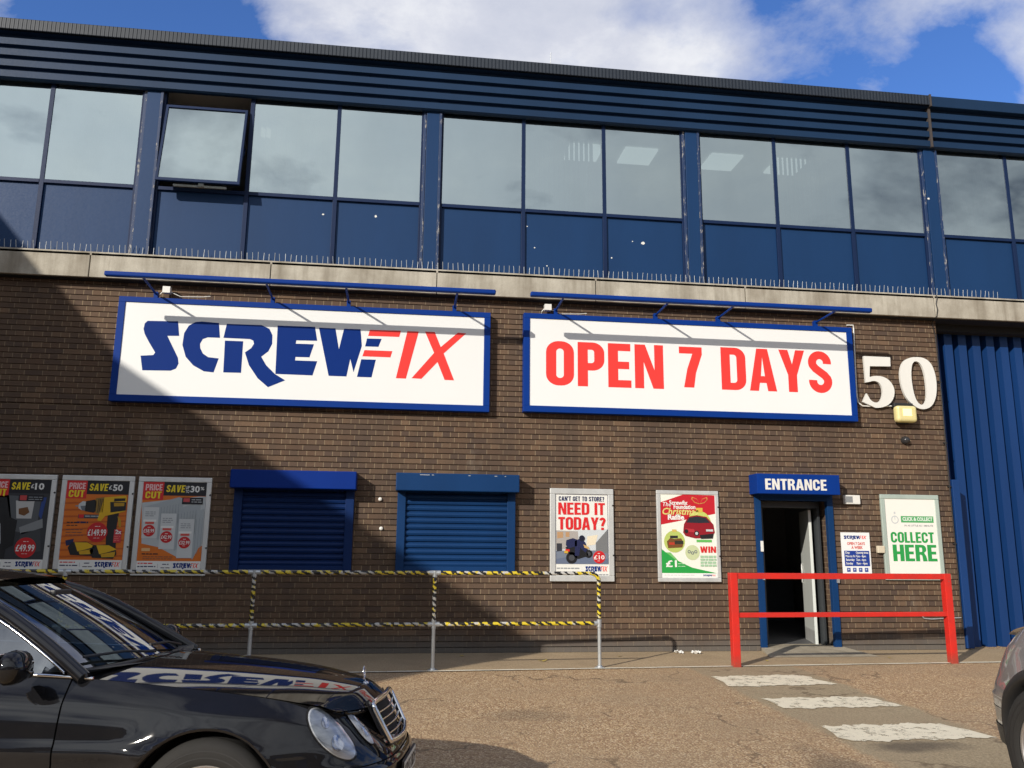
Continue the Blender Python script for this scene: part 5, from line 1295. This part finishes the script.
class Hatch(Car):
    plan = [(.80,0),(.79,.22),(.755,.42),(.67,.60),(.54,.735),(.36,.82),(.12,.868),(-.2,.885),(-.7,.895),(-1.4,.898),(-2.0,.895),(-2.5,.885),(-2.95,.85),(-3.2,.78),(-3.33,.62),(-3.40,.35),(-3.42,0)]
    zs = [(-3.42,1.02),(-2.9,1.06),(-2.2,1.06),(-1.3,1.04),(-.7,1.02),(-.3,1.0),(.1,.97),(.4,.92),(.6,.86),(.80,.80)]
    zc = [(-.9,1.10),(-.5,1.08),(0,1.05),(.3,1.01),(.5,.96),(.7,.88)]
    wb, ra, zb, zw, lean, R = -2.55, .385, .22, .58, .30, .335
def hatch(root, paint):
    c = Hatch(root); c.prep(); U = c.uof; uend = len(c.P)-1.0
    c.shell('front_wing', 0.001, U(-.48), .50, None, paint, nu=70, nz=24)
    for x0, x1, nm in ((-.495, -1.45, 'front_door'), (-1.465, -2.25, 'rear_door')):
        for sd in (1, -1):
            d = c.shell(nm, U(x0), U(x1), .36, None, paint, (sd,), 24, 18)
            b = MB(); xh = x1+.1; b.tube([c.surf(U(xh+dx), .88, sd, o) for dx, o in ((.20,.004),(.18,.035),(.02,.035),(0,.004))], .014, 8); obj('handle', b, paint, d, local=True)
    c.shell('rear_wing', U(-2.265), uend, .36, None, paint, nu=60, nz=18)
    c.shell('front_bumper', 0.0, U(.30), .40, .495, paint, nu=40, nz=8)
    c.shell('lower_bumper', 0.0, U(.26), .30, .40, M['black_plastic'], nu=40, nz=8, out=.006)
    c.shell('lower_wing', U(.29), U(-.48), .36, .497, paint, nu=30, nz=8)
    c.shell('sill', U(.30), uend, .22, .355, M['black_plastic'], nu=80, nz=5, out=.004)
    c.shell('inner_liner', 0.001, uend, .24, None, M['dark'], nu=90, nz=12, out=-.02)
    c.arch_lip(M['black_plastic'], 'arch_cladding', .035, .10)
    rows = []
    for i in range(31):
        t = i/30; x = -.66+t*1.36; row = []
        for j in range(25):
            s_ = -1+2*j/24; a = abs(s_); xe = x-(.42*max(0, t-.45)**1.6)*a**2.4-.1*(1-t)*a*a
            pe = c.surf(U(min(xe,.79)), c.ztop(U(min(xe,.79))), 1); zz = pe.z+(interp(c.zc, x)-pe.z)*(1-a**2.3)
            row.append((xe, s_*(pe.y-.01), zz))
        rows.append(row)
    b = MB(); b.grid(rows); obj('bonnet', b, paint, root, local=True)
    def ws(s_, t):
        bx, tx_ = -.62-.16*s_*s_, -1.30-.12*s_*s_
        return Vector((bx+(tx_-bx)*t, (.72+(.57-.72)*t)*s_, 1.08-.03*s_*s_+(.44-.01*s_*s_)*t+.03*math.sin(math.pi*t)))
    b = MB(); b.grid([[ws(-1+j/6, i/8) for j in range(13)] for i in range(9)]); obj('windscreen', b, M['car_glass'], root, local=True)
    RL = cr([(-.70,.80,1.02),(-1.05,.69,1.27),(-1.4,.61,1.455),(-1.9,.59,1.515),(-2.5,.60,1.50),(-3.0,.63,1.42),(-3.3,.72,1.08)], 6)
    for sd in (1, -1):
        b = MB(); b.tube([(p.x, p.y*sd, p.z) for p in RL], .045, 10, ry=.035); obj('roof_pillar', b, paint, root, local=True)
        b = MB(); b.grid([[(p.x, (p.y+.01)*sd, p.z-.02) for p in RL[1:-3]], [(p.x, (c.surf(U(p.x), 1.0, 1).y-.03)*sd, c.ztop(U(p.x))-.01) for p in RL[1:-3]]]); obj('side_window', b, M['car_glass'], root, local=True)
        m_ = MB(); m_.lathe([(0,-.1),(.07,-.08),(.095,0),(.07,.08),(0,.1)], (0,0,0), (0,1,0), 18); m_.v = [(x*.6, y, z*.9) for x, y, z in m_.v]; m_.xform(Matrix.Translation((-.82, sd*1.0, 1.10))); obj('door_mirror', m_, paint, root, local=True)
    top = [p for p in RL if -3.0 <= p.x <= -1.3]
    b = MB(); b.grid([[(p.x, p.y*(-1+j/8), p.z+.02+.04*(1-abs(-1+j/8)**2.2)) for j in range(17)] for p in top]); obj('roof_panel', b, paint, root, local=True)
    b = MB(); b.grid([[(top[-1].x, top[-1].y*(-1+j/8), top[-1].z+.02) for j in range(17)], [(-3.38, .74*(-1+j/8), 1.03) for j in range(17)]]); obj('rear_window', b, M['car_glass'], root, local=True)
    b = MB(); b.box(-1.0,-.66,.70,-.76,.66,1.0); b.box(-3.1,-.75,.3,-.6,.75,.36); b.box(-2.0,-.6,.4,-1.85,.6,1.2); obj('cabin_interior', b, simple('seat_trim', (.045,.043,.045), .8), root, local=True, bevel=.03)
    for sd in (1, -1):
        b = MB(); rows = [[c.surf(U(.74)+(U(.60)-U(.74))*i/12, z, sd, .006+.012*math.sin(math.pi*i/12)) for z in (.66,.70,.74,.78)] for i in range(13)]
        b.grid(rows); obj('headlight', b, M['lens'], root, local=True)
    for ax in (0, c.wb):
        for sd in (1, -1): c.wheel(ax, sd, 0, 5)
HP = (4.85, -7.42, RAD(93))
rc = thing('parked_hatchback', 'grey car with black lower bumper, only its front corner showing at the right edge', 'car', (HP[0], HP[1], gz(HP[1])), None, HP[2])
rc.scale = (1.06, 1.06, 1.19)
hatch(rc, carpaint('grey_metallic_paint', (.19,.185,.188), .4, .42))

# ================================================================== LIGHT AND SKY
tr_ = Vector((1.56, 1.63, -1.0)).normalized()          # direction the sunlight travels
elev = math.asin(-tr_.z); az = math.atan2(-tr_.x, -tr_.y)   # azimuth of the sun, clockwise from +y
sl = bpy.data.lights.new('sun', 'SUN'); sl.energy = 5.0; sl.angle = RAD(.5); sl.color = (1, .93, .82)
so = bpy.data.objects.new('sun', sl); COL.objects.link(so); so.rotation_euler = tr_.to_track_quat('-Z', 'Y').to_euler(); so.location = (-20, -20, 20)
w = bpy.data.worlds.new('World'); S.world = w; w.use_nodes = True
nt = w.node_tree; N = nt.nodes; bg = N['Background']
class WT(NT):
    def __init__(s): s.t = nt; s.n = N
W_ = WT()
sky = W_.add('ShaderNodeTexSky', sky_type='NISHITA'); sky.sun_disc = False; sky.sun_elevation = elev; sky.sun_rotation = az
sky.air_density = 1.0; sky.dust_density = .6; sky.ozone_density = 2.0
tc = W_.add('ShaderNodeTexCoord').outputs['Generated']
x, y, z = W_.sep(tc)
zz = W_.math('ADD', W_.math('MAXIMUM', z, 0.0), .22)
v = W_.comb(W_.math('DIVIDE', x, zz), W_.math('DIVIDE', y, zz), 0.0)
n1 = W_.noise(2.3, 10, .60, W_.mapping(v, (1,1.15,1), CLOUD_OFF := (3.1, 1.7, 0)), .25)
n2 = W_.noise(.55, 3, .5, W_.mapping(v, (1,1,1), (7.3, 2.2, 0)))
dens = W_.math('SUBTRACT', W_.math('ADD', W_.math('MULTIPLY', n1, 1.35), W_.math('MULTIPLY', n2, .35)), .29)
def blob(dx, dy, dz, sharp, amp):
    d = Vector((dx, dy, dz)).normalized()
    dot = W_.math('ADD', W_.math('ADD', W_.math('MULTIPLY', x, d.x), W_.math('MULTIPLY', y, d.y)), W_.math('MULTIPLY', z, d.z))
    return W_.math('MULTIPLY', W_.math('EXPONENT', W_.math('MULTIPLY', W_.math('SUBTRACT', dot, 1.0), sharp)), amp)
def pixdir(u, v_): return rt*((u-512)/F)+up*((384-v_)/F)+fwd
for (u, v_, sharp, amp) in ((90, 10, 60, -.20), (215, 25, 200, -.06), (560, 40, 26, .115), (800, 60, 60, .03), (960, 60, 500, -.22), (770, -5, 1200, -.16), (900, 20, 600, .08), (1035, 20, 500, .26), (300, 40, 500, .08), (385, 25, 900, -.09), (640, 10, 900, -.07)):
    dens = W_.math('ADD', dens, blob(*pixdir(u, v_), sharp, amp))
back = W_.math('MULTIPLY', W_.math('MULTIPLY', y, -1.0), 2.0, None, True)                # 0 ahead of the viewer, 1 behind
dens = W_.math('SUBTRACT', dens, W_.math('MULTIPLY', back, .16))                            # clearer sky on the sunny road side ...
dens = W_.math('ADD', W_.math('ADD', dens, blob(-.25, -1, .46, 9.0, .42)), blob(.62, -1, .50, 10.0, .30))                                 # ... but for one bank of cloud, mirrored in the windows
mask = W_.ramp(dens, [(.42, (0,0,0)), (.54, (.5,.5,.5)), (.72, (1,1,1))])
shade = W_.noise(3.0, 8, .62, W_.mapping(v, (1,1,1), (2.0, .4, 0)))
ccol = W_.ramp(shade, [(.34, (8.3,8.9,10.8)), (.50, (10.2,10.6,12.1)), (.66, (13.6,13.8,14.4))])
sd_ = -tr_
glow_ = W_.math('MAXIMUM', W_.math('ADD', W_.math('ADD', W_.math('MULTIPLY', x, sd_.x), W_.math('MULTIPLY', y, sd_.y)), W_.math('MULTIPLY', z, sd_.z)), 0.0)
ccol = W_.mix(back, ccol, W_.mix(.28, (8.6,9.4,10.3,1), ccol))
ccol = W_.mix(1.0, ccol, W_.ramp(glow_, [(0, (1,1,1)), (.55, (1.1,1.1,1.1)), (.95, (1.75,1.74,1.70))]), 'MULTIPLY')
skyc = W_.mix(1.0, sky.outputs[0], W_.mix(back, (1.1,1.66,2.7,1), (.32,.40,.57,1)), 'MULTIPLY')
W_.link(W_.mix(mask, skyc, ccol), bg.inputs['Color'])
bg.inputs['Strength'].default_value = .066
vs = S.view_settings; vs.view_transform = 'Standard'; vs.look = 'None'; vs.exposure = 0; vs.gamma = 1; vs.use_curve_mapping = False
S.cycles.max_bounces = 8; S.cycles.transparent_max_bounces = 12
